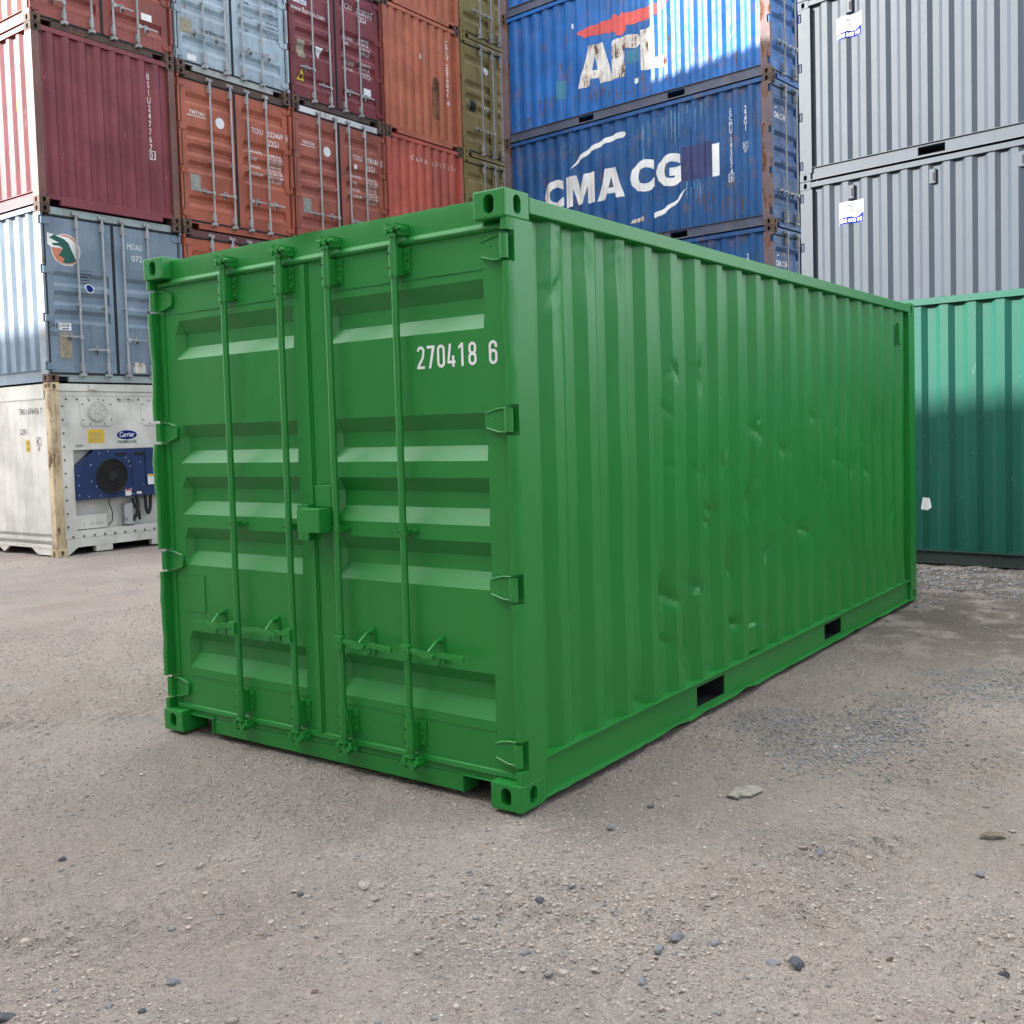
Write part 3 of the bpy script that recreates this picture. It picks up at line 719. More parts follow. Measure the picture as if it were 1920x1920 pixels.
# loose gravel, uncountable
def gravel(patch=False):
    rng = np.random.default_rng(11)
    ph = (1+5**.5)/2
    B = np.array([(-1, ph, 0), (1, ph, 0), (-1, -ph, 0), (1, -ph, 0), (0, -1, ph), (0, 1, ph), (0, -1, -ph), (0, 1, -ph), (ph, 0, -1), (ph, 0, 1), (-ph, 0, -1), (-ph, 0, 1)])/1.9
    F = np.array([(0, 11, 5), (0, 5, 1), (0, 1, 7), (0, 7, 10), (0, 10, 11), (1, 5, 9), (5, 11, 4), (11, 10, 2), (10, 7, 6), (7, 1, 8), (3, 9, 4), (3, 4, 2), (3, 2, 6), (3, 6, 8), (3, 8, 9), (4, 9, 5), (2, 4, 11), (6, 2, 10), (8, 6, 7), (9, 8, 1)])
    px, py, ps = [], [], []
    def add(n, x, y, s): px.append(x); py.append(y); ps.append(s)
    if patch:
        for cx, cy, sx, sy, n, a, bsz in ((0.36, 1.88, .15, .18, 600, .0045, .010), (0.86, 2.0, .16, .4, 1500, .0045, .011), (0.66, 1.55, .12, .18, 600, .004, .009), (1.13, 3.2, .2, .3, 700, .006, .012), (-0.1, 7.4, .6, .5, 1500, .008, .022)):
            add(0, rng.normal(cx, sx, n), rng.normal(cy, sy, n), rng.uniform(a, bsz, n))
    if not patch:
        # general scatter: foreground wedge, getting sparser with distance
        n = 150000
        x = rng.uniform(-6.5, 2.6, n); y = rng.uniform(-2.4, 5.0, n)
        cl = vnoise(x*1.3, y*1.3, 21)+0.5*vnoise(x*4, y*4, 22)
        keep = (rng.random(n) < np.clip(0.55+1.4*cl, 0.12, 1)); s = 0.0026+0.0068*rng.random(n)**2.4
        add(0, x[keep], y[keep], s[keep])
        n = 900; x = rng.uniform(-3.5, 2.2, n); y = rng.uniform(-2.2, 2.5, n); add(0, x, y, 0.007+0.009*rng.random(n)**2)
        n = 5000; x = rng.uniform(-13, 3, n); y = rng.uniform(3, 7, n); add(0, x, y, 0.004+0.010*rng.random(n)**3)
        # denser patches seen in the yard
        for cx, cy, sx, sy, n, a, bsz in ( (0.33, -0.47, .18, .22, 450, .0035, .010), (0.62, -0.70, .2, .2, 300, .0035, .009), (-0.35, -1.86, .22, .16, 700, .003, .008), (-0.26, -0.63, .2, .2, 250, .003, .007), (1.05, 0.15, .3, .25, 500, .003, .009), (1.0, -0.6, .15, .15, 250, .003, .009), (-0.2, 6.6, .6, .6, 300, .006, .018)):
            add(0, rng.normal(cx, sx, n), rng.normal(cy, sy, n), rng.uniform(a, bsz, n)*rng.choice([.7, 1], n))
    px = np.concatenate(px); py = np.concatenate(py); ps = np.concatenate(ps)
    ok = ~((px > -2.45) & (px < 0.012) & (py > -0.012) & (py < 6.07)); px, py, ps = px[ok], py[ok], ps[ok]
    n = len(px)
    th = rng.uniform(0, 2*np.pi, n); c, s = np.cos(th), np.sin(th)
    sc = np.stack([rng.uniform(.75, 1.45, n), rng.uniform(.6, 1.1, n), rng.uniform(.32, .68, n)], -1)*ps[:, None]
    V = B[None]*(1+0.62*(rng.random((n, 12, 1))-0.5))*sc[:, None, :]
    X = V[..., 0]*c[:, None]-V[..., 1]*s[:, None]+px[:, None]; Y = V[..., 0]*s[:, None]+V[..., 1]*c[:, None]+py[:, None]
    Z = V[..., 2]+(ground_z(px, py)+ps*0.10)[:, None]
    me = bpy.data.meshes.new('gravel'); me.vertices.add(n*12)
    me.vertices.foreach_set('co', np.stack([X, Y, Z], -1).astype(np.float32).ravel())
    T = (F[None]+(np.arange(n)*12)[:, None, None]).reshape(-1, 3)
    me.loops.add(T.size); me.loops.foreach_set('vertex_index', T.ravel().astype(np.int32))
    me.polygons.add(len(T)); me.polygons.foreach_set('loop_start', np.arange(0, T.size, 3, dtype=np.int32)); me.update(); me.validate()
    t = NT('loose_gravel'); gi = t.n('ShaderNodeNewGeometry')
    r = gi.outputs['Random Per Island']
    col = t.mix(t.ramp(r, 0.0, 0.55), (0.25, 0.212, 0.182), (0.385, 0.330, 0.288))
    if patch: col = t.mix(r, (0.16, 0.16, 0.165), (0.29, 0.285, 0.28))
    else: col = t.mix(t.ramp(r, 0.86, 0.92), col, (0.19, 0.19, 0.19)); col = t.mix(t.ramp(r, 0.990, 0.995), col, (0.46, 0.43, 0.39))
    t.l(col, t.b.inputs['Base Color']); t.b.inputs['Roughness'].default_value = 0.9
    me.materials.append(t.m)
    if patch: o = link('crushed_stone', me); tag(o, 'patches of bluish grey crushed stone right of the green container', 'crushed stone', None, 'stuff')
    else: o = link('gravel', me); tag(o, 'loose pale gravel scattered over the packed dirt', 'gravel', None, 'stuff')
gravel(); gravel(True)

# ------------------------------------------------------------------ the green container in front
def main_container():
    r = empty('shipping_container', (-W, 0, 0), 0, 'bright green freshly painted container in the foreground with white number 270418 6', 'shipping container')
    G = GREEN
    castings(r, LEN, G)
    rods = (0.648, 1.068, 1.398, 1.818)
    lv = door_end(r, G, rods=rods, rodmat=G, seal=G, main=True)
    surf = door_surf(REC, 0.002)
    o = lambda x: x+W
    number('270418', o(-0.545), 1.886, 0.0445, 0.0578, 0.1, 0.0125, REC, M['white'], lv[1])
    number('6', o(-0.146), 1.884, 0.0445, 0.05, 0.1, 0.0125, REC, M['white'], lv[1])
    # lock box on the right leaf
    mb = MB(); mb.box(o(-1.215), o(-1.065), -0.075, -0.070, 1.150, 1.262); mb.box(o(-1.215), o(-1.065), -0.070, 0.0, 1.257, 1.262)
    mb.box(o(-1.215), o(-1.210), -0.070, 0.0, 1.150, 1.257); mb.box(o(-1.070), o(-1.065), -0.070, YD-0.002, 1.150, 1.257); mb.box(o(-1.205), o(-1.075), -0.03, YD-0.01, 1.16, 1.25)
    mb.box(o(-1.262), o(-1.225), YD-0.055, YD-0.013, 1.10, 1.275); mb.box(o(-1.300), o(-1.262), YD-0.055, YD-0.050, 1.10, 1.275)
    mb.box(o(-1.205), o(-1.125), YD-0.022, YD-0.014, 1.262, 1.365); mb.box(o(-1.150), o(-1.085), YD-0.034, YD-0.023, 1.262, 1.368)
    mb.build('lock_box', G, lv[1], bevel=0.004)
    mb = MB(); mb.box(o(-2.262), o(-2.105), YD-0.004, YD-0.0005, 0.668, 0.868)
    for x in (-2.255, -2.112):
        for z in (0.676, 0.775, 0.86): mb.cyl((o(x), YD-0.007, z), (o(x), YD-0.003, z), 0.004, 6)
    mb.build('data_plate', G, lv[0])
    mb = MB(); mb.tube([(rods[2]+0.01, -0.006, 0.36), (rods[2]+0.035, -0.008, 0.30), (rods[2]+0.055, 0.004, 0.20), (rods[2]+0.062, 0.020, 0.115)], 0.0016, 5)
    mb.cbox((rods[2]+0.063, 0.020, 0.105), (0.012, 0.012, 0.022)); mb.build('seal_wire', G, lv[1])
    # right hand wall: dense grid with the dents of the photograph
    prof = side_profile(LEN); ss = []
    for (a, da), (b, db) in zip(prof, prof[1:]):
        k = 5
        for i in range(k): ss.append(a+(b-a)*i/k)
    ss.append(prof[-1][0]); ss = np.array(ss); zs = np.linspace(0.193, H-0.082, 128)
    S, Z = np.meshgrid(ss, zs); Sw = S+(0.016*vnoise(S*2.3, Z*1.6, 35)+0.010*vnoise(S*5, Z*4.5, 36))*np.clip((2.35-Z)/0.9, 0, 1)*np.clip((Z-0.2)/0.25, 0, 1)
    D = np.interp(Sw, [p[0] for p in prof], [p[1] for p in prof])
    D += 0.010*vnoise(S*1.1, Z*0.8, 31)+0.008*vnoise(S*3, Z*2.2, 32)+0.0012*vnoise(S*11, Z*7, 33)
    dents = [(3.6,1.63),(2.63,1.54),(3.04,1.44),(4.13,1.31),(4.49,1.21),(4.79,1.25),(1.92,1.35),(2.12,1.36),(3.88,1.13),(3.78,1.03),(3.31,1.11),(2.52,1.14),(2.49,1.09),(1.96,1.13),(1.91,1.05),(3.45,0.86),(2.82,0.78),(3.15,0.76),(2.19,0.77),(2.98,1.78),(1.82,1.89),(0.42,2.44),(0.41,2.22),(0.65,2.45),(0.93,2.44),(1.54,1.88),(5.06,1.55),(5.43,0.84),(1.48,0.69),(1.64,0.54),(1.39,0.48),(1.65,0.4),(2.26,0.42),(2.22,0.77),(1.87,0.28),(0.78,0.25),(1.6,0.3),(2.78,0.27),(1.74,0.72),(1.41,0.72),(1.08,0.23)]
    rng = np.random.default_rng(4)
    for i, (s0, z0) in enumerate(dents):
        big = 1.0 if z0 > 0.3 else 0.7
        ws = rng.uniform(.020, .045); wz = rng.uniform(.05, .11); th = rng.uniform(-1.2, 1.2); am = rng.uniform(.008, .018)*big
        if z0 > 2.3: continue
        a = (S-s0)*math.cos(th)+(Z-z0)*math.sin(th); b = -(S-s0)*math.sin(th)+(Z-z0)*math.cos(th)
        D += am*np.clip(1-np.abs(a+0.3*b)/ws, 0, 1)*np.exp(-(b/wz)**2)+0.5*am*np.exp(-(a/(ws*2.2))**2-(b/(wz*1.3))**2)
    for s0, z0, ws, wz, am in ((0.42, 2.25, .05, .30, .012), (0.65, 2.40, .05, .12, .012), (0.93, 2.38, .05, .14, .012), (2.0, 0.9, .5, .4, .006), (3.4, 0.95, .8, .35, .008), (1.6, 0.55, .4, .3, .006)):
        D += am*np.exp(-((S-s0)/ws)**2-((Z-z0)/wz)**2)
    for k in range(46):
        s0 = rng.uniform(1.4, 5.6); z0 = rng.uniform(0.3, 1.9); ws = rng.uniform(.012, .028); wz = rng.uniform(.02, .06); th = rng.uniform(-1.3, 1.3); am = rng.uniform(.004, .009)
        a = (S-s0)*math.cos(th)+(Z-z0)*math.sin(th); b = -(S-s0)*math.sin(th)+(Z-z0)*math.cos(th)
        D += am*np.clip(1-np.abs(a)/ws, 0, 1)*np.exp(-(b/wz)**2)
    near = np.zeros_like(S)
    for s0, z0 in dents: near = np.maximum(near, np.exp(-((S-s0)/.09)**2-((Z-z0)/.11)**2))
    D += near*(0.009*np.abs(vnoise(S*14+Z*9, Z*15-S*6, 41))+0.006*np.abs(vnoise(S*27-Z*12, Z*24, 42))-0.004)
    D = np.maximum(D, -0.006)
    # welded repair patch
    pm = ((S > 2.42) & (S < 2.65) & (Z > 0.2) & (Z < 0.36)); D = np.where(pm, np.minimum(D, 0.020)-0.004, D)
    n, mm = len(ss), len(zs)
    V = np.stack([W-0.022-D, S, Z], -1).reshape(-1, 3)
    ii = np.arange(n*mm).reshape(mm, n); F = np.stack([ii[:-1, :-1], ii[:-1, 1:], ii[1:, 1:], ii[1:, :-1]], -1).reshape(-1, 4)
    me = bpy.data.meshes.new('side_wall'); me.from_pydata(V.tolist(), [], F.tolist()); me.materials.append(G)
    link('side_wall', me, r, smooth=16)
    corrugated('side_wall', prof, 0.19, H-0.080, lside(), G, r)
    for s in (-1, 1): rear_post(s, LEN, G, r); side_rails(r, LEN, G, s, True, main=True)
    mb = MB(); mb.box(W-0.028, W+0.002, 5.60, 5.66, 2.22, 2.40); mb.build('air_vent', G, r, bevel=0.006)
    mb = MB(); mb.box(0.12, W-0.12, LEN-0.06, LEN-0.012, 0.02, H-0.02); mb.build('end_wall', G, r)
    roof_floor(r, LEN, G)
main_container()

# ------------------------------------------------------------------ left row of stacks (ends face the yard)
LT = 1.562; LX, LY, LZ = -11.826, 4.887, -0.096; PITCH = 2.488
def lpos(c, l): return (LX+c*PITCH*math.cos(LT), LY+c*PITCH*math.sin(LT), LZ+l*H+0.004*l)
def lcont(c, l, label, mat, **kw): return container(lpos(c, l), LT, label, mat, **kw)
ES = end_surf()
DS = door_surf(REC); DS3 = door_surf(REC3)

# -- refrigerated container at the corner
def reefer():
    R = P['reefer']
    r = empty('refrigerated_container', lpos(0, 0), LT, 'white refrigerated container with navy blue fan unit at the bottom of the leftmost stack', 'shipping container')
    castings(r, LEN, P['reeferpost'])
    for s in (-1, 1):
        mb = MB(); a, b = (0.0, 0.150) if s < 0 else (W-0.150, W)
        mb.box(a, b, 0.012, 0.13, 0.118, H-0.118)
        if s < 0: mb.box(0.03, 0.055, 0.004, 0.0118, 0.2, 2.44); mb.box(0.09, 0.115, 0.004, 0.0118, 0.2, 2.44)
        mb.build('corner_post', P['reeferpost'] if s < 0 else R, r)
        mb = MB(); a, b = (0.0, 0.15) if s < 0 else (W-0.15, W); mb.box(a, b, LEN-0.17, LEN-0.01, 0.118, H-0.118); mb.build('corner_post', R, r)
        # side: flat sheets with fine seams, ribbed skirt, top rail
        X = (lambda a, b: (a, b)) if s < 0 else (lambda a, b: (W-b, W-a))
        mb = MB(); mb.box(*X(0.014, 0.05), 0.13, LEN-0.17, 0.36, 2.36)
        y = 0.45
        while y < LEN-0.3: mb.box(*X(0.0125, 0.016), y-0.003, y+0.003, 0.36, 2.36); y += 0.2
        w = mb.build('side_wall', R, r)
        if s < 0:
            sf = (lambda u, v: (0.0115, -u, v)), [], []
            mark('lettering', join(shift(text_geo('TRIU 676426 7', 0.088, 0.66), -0.91, 2.14), shift(text_geo('22R1', 0.085, 0.20), -0.91, 1.84)), sf, M['black'], w)
            mark('label_plate', rect(-0.75, 1.575, -0.635, 1.755), sf, M['yellow'], w)
            sf2 = (lambda u, v: (0.0105, -u, v)), [], []
            mark('lettering', join(shift(text_geo('TIR', 0.05, 0.08), -0.735, 1.68), shift(text_geo('07', 0.05, 0.06), -0.725, 1.59), shift(text_geo('IC', 0.075, 0.08), -0.42, 1.69), shift(text_geo('87', 0.06, 0.06), -0.41, 1.585)), sf2, M['black'], w)
            mark('lettering', poly_geo([(-0.445, 1.665), (-0.315, 1.665), (-0.315, 1.79), (-0.445, 1.79)], [[(-0.437, 1.673), (-0.323, 1.673), (-0.323, 1.782), (-0.437, 1.782)]]), sf2, M['black'], w)
        mb = MB(); mb.box(*X(0.004, 0.07), 0.17, LEN-0.178, 2.36, H-0.016); mb.build('top_rail', R, r)
        mb = MB()
        for k in range(4): mb.box(*X(0.006+0.004*(k % 2), 0.06), 0.15, LEN-0.178, 0.13+k*0.056, 0.18+k*0.056)
        mb.box(*X(0.010, 0.06), 0.15, LEN-0.178, 0.126, 0.36)
        for a, b in ((0.16, 0.75), (1.4, 1.75), (2.3, LEN-0.2)): mb.prism([(a, 0.128), (b, 0.128), (b-0.18, 0.03), (a+(0.18 if a > 0.2 else 0.0), 0.03)], lambda u, v: (X(0.012, 0.05)[0], u, v), lambda u, v: (X(0.012, 0.05)[1], u, v))
        mb.build('bottom_rail', R, r)
    mb = MB(); mb.box(0.06, W-0.06, 0.1, LEN-0.05, H-0.05, H-0.02); mb.build('roof', R, r)
    mb = MB(); mb.box(0.06, W-0.06, 0.12, LEN-0.1, 0.13, 0.18); mb.build('floor', M['dark'], r)
    mb = MB(); mb.box(0.12, W-0.12, LEN-0.06, LEN-0.012, 0.05, H-0.03); mb.build('end_wall', R, r)
    # machinery end
    mb = MB(); mb.box(0.150, W-0.150, 0.030, 0.09, 1.585, 2.46); mb.box(0.150, 0.345, 0.030, 0.09, 0.30, 1.585); mb.box(W-0.345, W-0.150, 0.030, 0.09, 0.30, 1.585)
    mb.box(0.345, W-0.345, 0.16, 0.20, 0.30, 1.585)
    mb.box(0.150, W-0.150, 0.022, 0.0298, 2.400, 2.425)
    wall = mb.build('end_wall', R, r)
    mb = MB()
    for i in range(12):
        x = 0.27+i*0.175; mb.cyl((x, 0.018, 2.345), (x, 0.032, 2.345), 0.014, 7); mb.cyl((x, 0.0, 0.285), (x, 0.02, 0.285), 0.014, 7)
    for i in range(10): mb.cyl((0.205, 0.018, 2.24-i*0.2), (0.205, 0.032, 2.24-i*0.2), 0.014, 7)
    mb.build('bolts', M['casting'], wall)
    mb = MB(); mb.box(0.15, W-0.15, 0.02, 0.10, 0.26, 0.37); mb.build('drip_sill', R, r)
    mb = MB(); mb.box(0.162, W-0.162, 0.012, 0.11, 0.125, 0.255); mb.prism([(0.162, 0.125), (0.34, 0.125), (0.162, 0.0)], lambda u, v: (u, 0.016, v), lambda u, v: (u, 0.10, v)); mb.box(0.64, 0.92, 0.016, 0.1, 0.035, 0.124); mb.box(1.62, 1.9, 0.016, 0.1, 0.035, 0.124)
    mb.build('end_sill', R, r)
    mb = MB(); mb.box(0.15, W-0.15, 0.016, 0.09, 2.465, 2.575); mb.box(0.63, 0.77, -0.03, 0.0158, 2.49, 2.565); mb.build('end_header', R, r)
    for xc in (0.76, 1.80):   # evaporator hatches
        mb = MB(); c = 0.05; h = 0.21; w_ = 0.275
        mb.prism([(xc-w_+c, 2.15-h), (xc+w_-c, 2.15-h), (xc+w_, 2.15-h+c), (xc+w_, 2.15+h-c), (xc+w_-c, 2.15+h), (xc-w_+c, 2.15+h), (xc-w_, 2.15+h-c), (xc-w_, 2.15-h+c)], lambda u, v: (u, 0.018, v), lambda u, v: (u, 0.031, v))
        p = mb.build('access_panel', R, r, bevel=0.004)
        if xc < 1:
            mb = MB(); mb.cyl((xc, 0.004, 2.16), (xc, 0.019, 2.16), 0.165, 32); mb.cyl((xc, -0.012, 2.16), (xc, 0.0042, 2.16), 0.145, 32); mb.build('air_vent_dial', R, p, bevel=0.004)
            sf = (lambda u, v: (u, -0.0135, v)), [], []
            mark('vent_outline', ring(xc, 2.16, 0.147, 0.139), sf, M['greyplate'], p)
            for a0, a1 in ((5, 62), (118, 205), (228, 318)):
                o_ = arc(xc, 2.16, 0.115, 0.115, a0, a1, 8)+arc(xc, 2.16, 0.045, 0.045, a1, a0, 5)
                mark('vent_outline', strip(o_, 0.008, True), sf, M['greyplate'], p)
        mb = MB()
        for dx, dz in ((-.24, .12), (-.24, -.12), (.24, .12), (.24, -.12), (-.12, .18), (.12, .18), (-.12, -.18), (.12, -.18)): mb.cyl((xc+dx, 0.010, 2.15+dz), (xc+dx, 0.02, 2.15+dz), 0.011, 7)
        mb.build('bolts', M['casting'], p)
    sf = (lambda u, v: (u, 0.0275, v)), [], []
    mark('lettering', shift(text_geo('TRITON', 0.062, 0.31), 1.10, 2.30), sf, M['greyplate'], wall)
    mark('label_plate', rect(0.60, 1.68, 0.875, 1.885), sf, M['yellow'], wall)
    sfb = (lambda u, v: (u, 0.0262, v)), [], []
    mark('lettering', join(*[rect(0.63, 1.705+i*0.026, 0.63+0.21-(i % 3)*0.02, 1.712+i*0.026) for i in range(6)]), sfb, M['greyplate'], wall)
    mark('emblem', disc(1.265, 1.795, 0.185, 32, 0.078), sf, M['white'], wall); mark('emblem', disc(1.265, 1.795, 0.178, 32, 0.072), sfb, M['navy'], wall)
    sfc = (lambda u, v: (u, 0.025, v)), [], []
    mark('lettering', shift(text_geo('Carrier', 0.075, 0.26, 0.01), 1.135, 1.765), sfc, M['white'], wall)
    mark('lettering', shift(text_geo('PRIMELINE', 0.045, 0.33, 0.01), 1.10, 1.665), sfb, M['gator'], wall)
    mark('lettering', shift(text_geo('QUEST', 0.035, 0.14, 0.01), 0.385, 1.63), sfb, M['black'], wall)
    # blue condenser unit
    mb = MB(); xr = W-0.36
    mb.prism([(0.345, 0.83), (xr, 0.83), (xr, 1.58), (0.70, 1.58), (0.345, 1.30)], lambda u, v: (u, 0.0, v), lambda u, v: (u, 0.15, v))
    mb.box(1.55, xr-0.02, -0.018, 0.0, 0.98, 1.56); mb.box(1.30, 1.52, -0.008, 0.0, 0.90, 1.52)
    for a in (1.02, 1.36): mb.box(a-0.015, a+0.205, -0.008, 0.0, 1.455, 1.535)
    un = mb.build('fan_unit', P['unit'], r, bevel=0.005)
    mb = MB(); n = 36; cx, cz = 0.955, 1.165
    for k in range(n):
        t0, t1 = 2*math.pi*k/n, 2*math.pi*(k+1)/n; f = lambda rr, t, y: (cx+rr*math.cos(t), y, cz+rr*math.sin(t))
        mb.quad([f(.275, t0, -0.001), f(.275, t1, -0.001), f(.262, t1, -0.022), f(.262, t0, -0.022)]); mb.quad([f(.262, t0, -0.022), f(.262, t1, -0.022), f(.245, t1, -0.004), f(.245, t0, -0.004)])
        mb.quad([f(.0, t0, -0.002), f(.246, t0, -0.002), f(.246, t1, -0.002)])
    for k in range(40):
        t = 2*math.pi*k/40; mb.cyl(f(.08, t, -0.014), f(.255, t, -0.014), 0.002, 4)
    for rr in (.08, .14, .2):
        for k in range(24): mb.cyl(f(rr, 2*math.pi*k/24, -0.015), f(rr, 2*math.pi*(k+1)/24, -0.015), 0.002, 4)
    mb.cyl((cx, -0.02, cz), (cx, -0.004, cz), 0.075, 20)
    for k in range(5):
        t = 2*math.pi*k/5+0.3; mb.quad([f(.07, t, -0.006), f(.235, t-0.1, -0.006), f(.235, t+0.5, -0.0035), f(.07, t+0.7, -0.0035)])
    mb.build('fan_grille', M['dark'], un)
    mb = MB(); mb.cur = 0
    for a in (1.02, 1.36):
        mb.box(a, a+0.19, -0.011, -0.0082, 1.47, 1.522)
    mb.build('louvre_slot', M['dark'], un)
    mb = MB(); rnd = random.Random(2)
    for x, z in ((.39, .9), (.39, 1.05), (.39, 1.2), (.55, .87), (.6, 1.1), (.6, 1.35), (.75, 1.52), (.9, 1.55), (1.25, 1.38), (1.27, 1.3), (1.28, .95), (1.3, .87), (.68, 1.02), (1.2, 1.44), (1.46, 1.36), (1.5, 1.0), (.75, .87)): mb.cyl((x, -0.012, z), (x, -0.0005, z), 0.010, 7)
    mb.build('bolts', M['galv'], un)
    su = (lambda u, v: (u, -0.0205, v)), [], []; su2 = (lambda u, v: (u, -0.022, v)), [], []
    mark('warning_label', rect(1.57, 1.0, 1.75, 1.16), su, M['white'], un); mark('warning_label', rect(1.575, 1.125, 1.66, 1.157), su2, M['yellow'], un); mark('warning_label', rect(1.665, 1.125, 1.745, 1.157), su2, M['red'], un)
    sv = (lambda u, v: (u, -0.010, v)), [], []
    mark('warning_label', rect(1.17, 0.845, 1.275, 0.945), (lambda u, v: (u, -0.003, v), [], []), M['white'], un); mark('warning_label', rect(1.175, 0.92, 1.27, 0.942), (lambda u, v: (u, -0.0045, v), [], []), M['red'], un)
    mark('warning_label', rect(1.37, 0.862, 1.46, 0.90), (lambda u, v: (u, -0.003, v), [], []), M['white'], un)
    # compressor bay
    mb = MB(); mb.box(0.35, 0.87, 0.06, 0.075, 0.385, 0.595); bp = mb.build('cover_plate', R, r, bevel=0.004)
    mark('lettering', shift(text_geo('R 134a', 0.05, 0.19), 0.61, 0.435), (lambda u, v: (u, 0.0575, v), [], []), M['greyplate'], bp)
    mb = MB(); mb.cyl((1.27, 0.1, 0.44), (1.27, 0.1, 0.72), 0.075, 14); mb.cyl((1.27, 0.1, 0.395), (1.27, 0.1, 0.44), 0.09, 14); mb.cbox((1.24, 0.06, 0.6), (0.14, 0.05, 0.2)); mb.build('compressor', M['galv'], r, smooth=40)
    mb = MB()
    mb.tube([(1.4, 0.06, 0.83), (1.41, 0.03, 0.68), (1.38, 0.03, 0.55), (1.33, 0.05, 0.47), (1.3, 0.06, 0.38)], 0.028, 8); mb.build('hose', M['rubber'], r, smooth=50); mb = MB()
    mb.tube([(1.32, 0.05, 0.80), (1.36, 0.04, 0.66), (1.42, 0.04, 0.60), (1.44, 0.05, 0.45)], 0.022, 8); mb.build('hose', M['rubber'], r, smooth=50); mb = MB()
    mb.tube([(1.55, 0.05, 0.83), (1.56, 0.04, 0.6), (1.6, 0.05, 0.53), (1.64, 0.05, 0.62), (1.65, 0.05, 0.83)], 0.026, 8); mb.build('hose', M['rubber'], r, smooth=50); mb = MB()
    mb.tube([(0.93, 0.08, 0.83), (0.92, 0.06, 0.74), (0.97, 0.06, 0.6), (0.96, 0.06, 0.47), (0.9, 0.07, 0.41)], 0.008, 6)
    mb.build('hose', M['rubber'], r, smooth=50)
reefer()

# -- grey-blue container with round emblem
r, lv = lcont(0, 1, 'grey-blue container with round orange emblem on its doors, directly on the white refrigerated one', P['greyblue'], rec=REC3, rods=(0.57, 1.00, 1.35, 1.79), hz=(0.68, 0.50, 0.68, 0.50), cast=M['casting'], postmat=paint('rust_run_grey_blue_paint', (0.20, 0.25, 0.30), rust=0.62, fade=0.3, dirt=0.3), header=paint('faded_grey_green_paint', (0.30, 0.36, 0.37), rust=0.35, fade=0.3))
mark('lettering', join(shift(text_geo('MOAU', 0.095, 0.27), 1.45, 2.10), shift(text_geo('072', 0.095, 0.19), 1.52, 1.92)), DS3, M['white'], lv[1])
D3 = lambda o: door_surf(REC3, o)
ex, ey = 0.41, 1.965
mark('emblem', disc(ex, ey, 0.235), D3(0.003), M['white'], lv[0]); mark('emblem', disc(ex, ey, 0.222), D3(0.0045), M['orange'], lv[0])
mark('emblem', poly_geo([(ex-.29, ey+.225), (ex-.10, ey+.20), (ex+.05, ey+.19), (ex+.20, ey+.10), (ex+.20, ey-.10), (ex+.10, ey-.16), (ex+.06, ey-.02), (ex-.10, ey+.02), (ex-.24, ey+.02), (ex-.29, ey+.06)]), D3(0.006), M['white'], lv[0])
mark('emblem', poly_geo([(ex-.26, ey+.155), (ex-.20, ey+.195), (ex-.17, ey+.215), (ex-.14, ey+.19), (ex-.02, ey+.155), (ex+.05, ey+.10), (ex+.10, ey-.02), (ex+.16, ey-.15), (ex+.02, ey-.205), (ex-.06, ey-.19), (ex-.03, ey-.13), (ex-.10, ey-.09), (ex-.14, ey-.11), (ex-.09, ey-.05), (ex-.05, ey+.02), (ex-.10, ey+.05), (ex-.20, ey+.05), (ex-.22, ey+.08), (ex-.10, ey+.095), (ex-.16, ey+.115)]), D3(0.0075), M['gator'], lv[0])
mark('lettering', shift(text_geo('M O L', 0.038, 0.17, 0.012), ex-.07, ey-.235), D3(0.009), M['white'], lv[0])
mark('sticker', disc(0.775, 1.43, 0.072), D3(0.0035), M['white'], lv[0]); mark('sticker', disc(0.775, 1.43, 0.058), D3(0.005), M['navy'], lv[0])
mark('sticker', rect(0.235, 0.775, 0.435, 0.88), D3(0.0035), M['white'], lv[0]); mark('lettering', join(shift(text_geo('J ACEP', 0.042, 0.165, 0.008), 0.25, 0.825), rect(0.29, 0.79, 0.40, 0.805)), D3(0.005), M['black'], lv[0])
mark('data_plate', rect(0.235, 0.36, 0.435, 0.745), D3(0.004), M['tan'], lv[0]); mark('label_plate', rect(1.46, 0.17, 1.68, 0.335), D3(0.004), M['worn'], lv[1])
mark('lettering', join(*[rect(0.60, 1.68-i*0.045, 0.60+w_, 1.69-i*0.045) for i, w_ in enumerate((.24, .22, .16, .2, .22))]), D3(0.003), M['black'], lv[0])
mark('graffiti', join(shift(text_geo('ONE', 0.07, 0.20, -0.01), 0.06, 0.80), shift(text_geo('DNC', 0.07, 0.16, -0.012), 0.08, 0.68)), D3(0.003), M['black'], lv[0])

# -- maroon ribbed end
r, _ = lcont(0, 2, 'maroon container with ribbed closed end and vertical white number, above the one with round emblem', P['maroon'], end='closed', postmat=paint('worn_maroon_paint', (0.16, 0.07, 0.06), rust=0.35, fade=0.3, scratch=0.8), cast=M['casting'])
mark('lettering', shift(vtext('BSIU2477670', 0.10, 0.1235), 1.97, 2.34), ES, M['white'], r)
mark('lettering', poly_geo([(1.91, 0.985), (2.03, 0.985), (2.03, 1.125), (1.91, 1.125)], [[(1.92, 0.995), (2.02, 0.995), (2.02, 1.115), (1.92, 1.115)]]), ES, M['white'], r)
LSF = lambda pr, off=0.003: ((lambda u, v: (0.022-off+interp(pr, -u), -u, v)), [-p[0] for p in pr], [])
PR = side_profile(LEN)
mark('lettering', shift(vtext('BSIU2477670', 0.085, 0.115), -0.40, 2.05), LSF(PR), M['white'], r)
mark('sticker', rect(-0.58, 1.42, -0.46, 1.62), LSF(PR), M['yellow'], r)

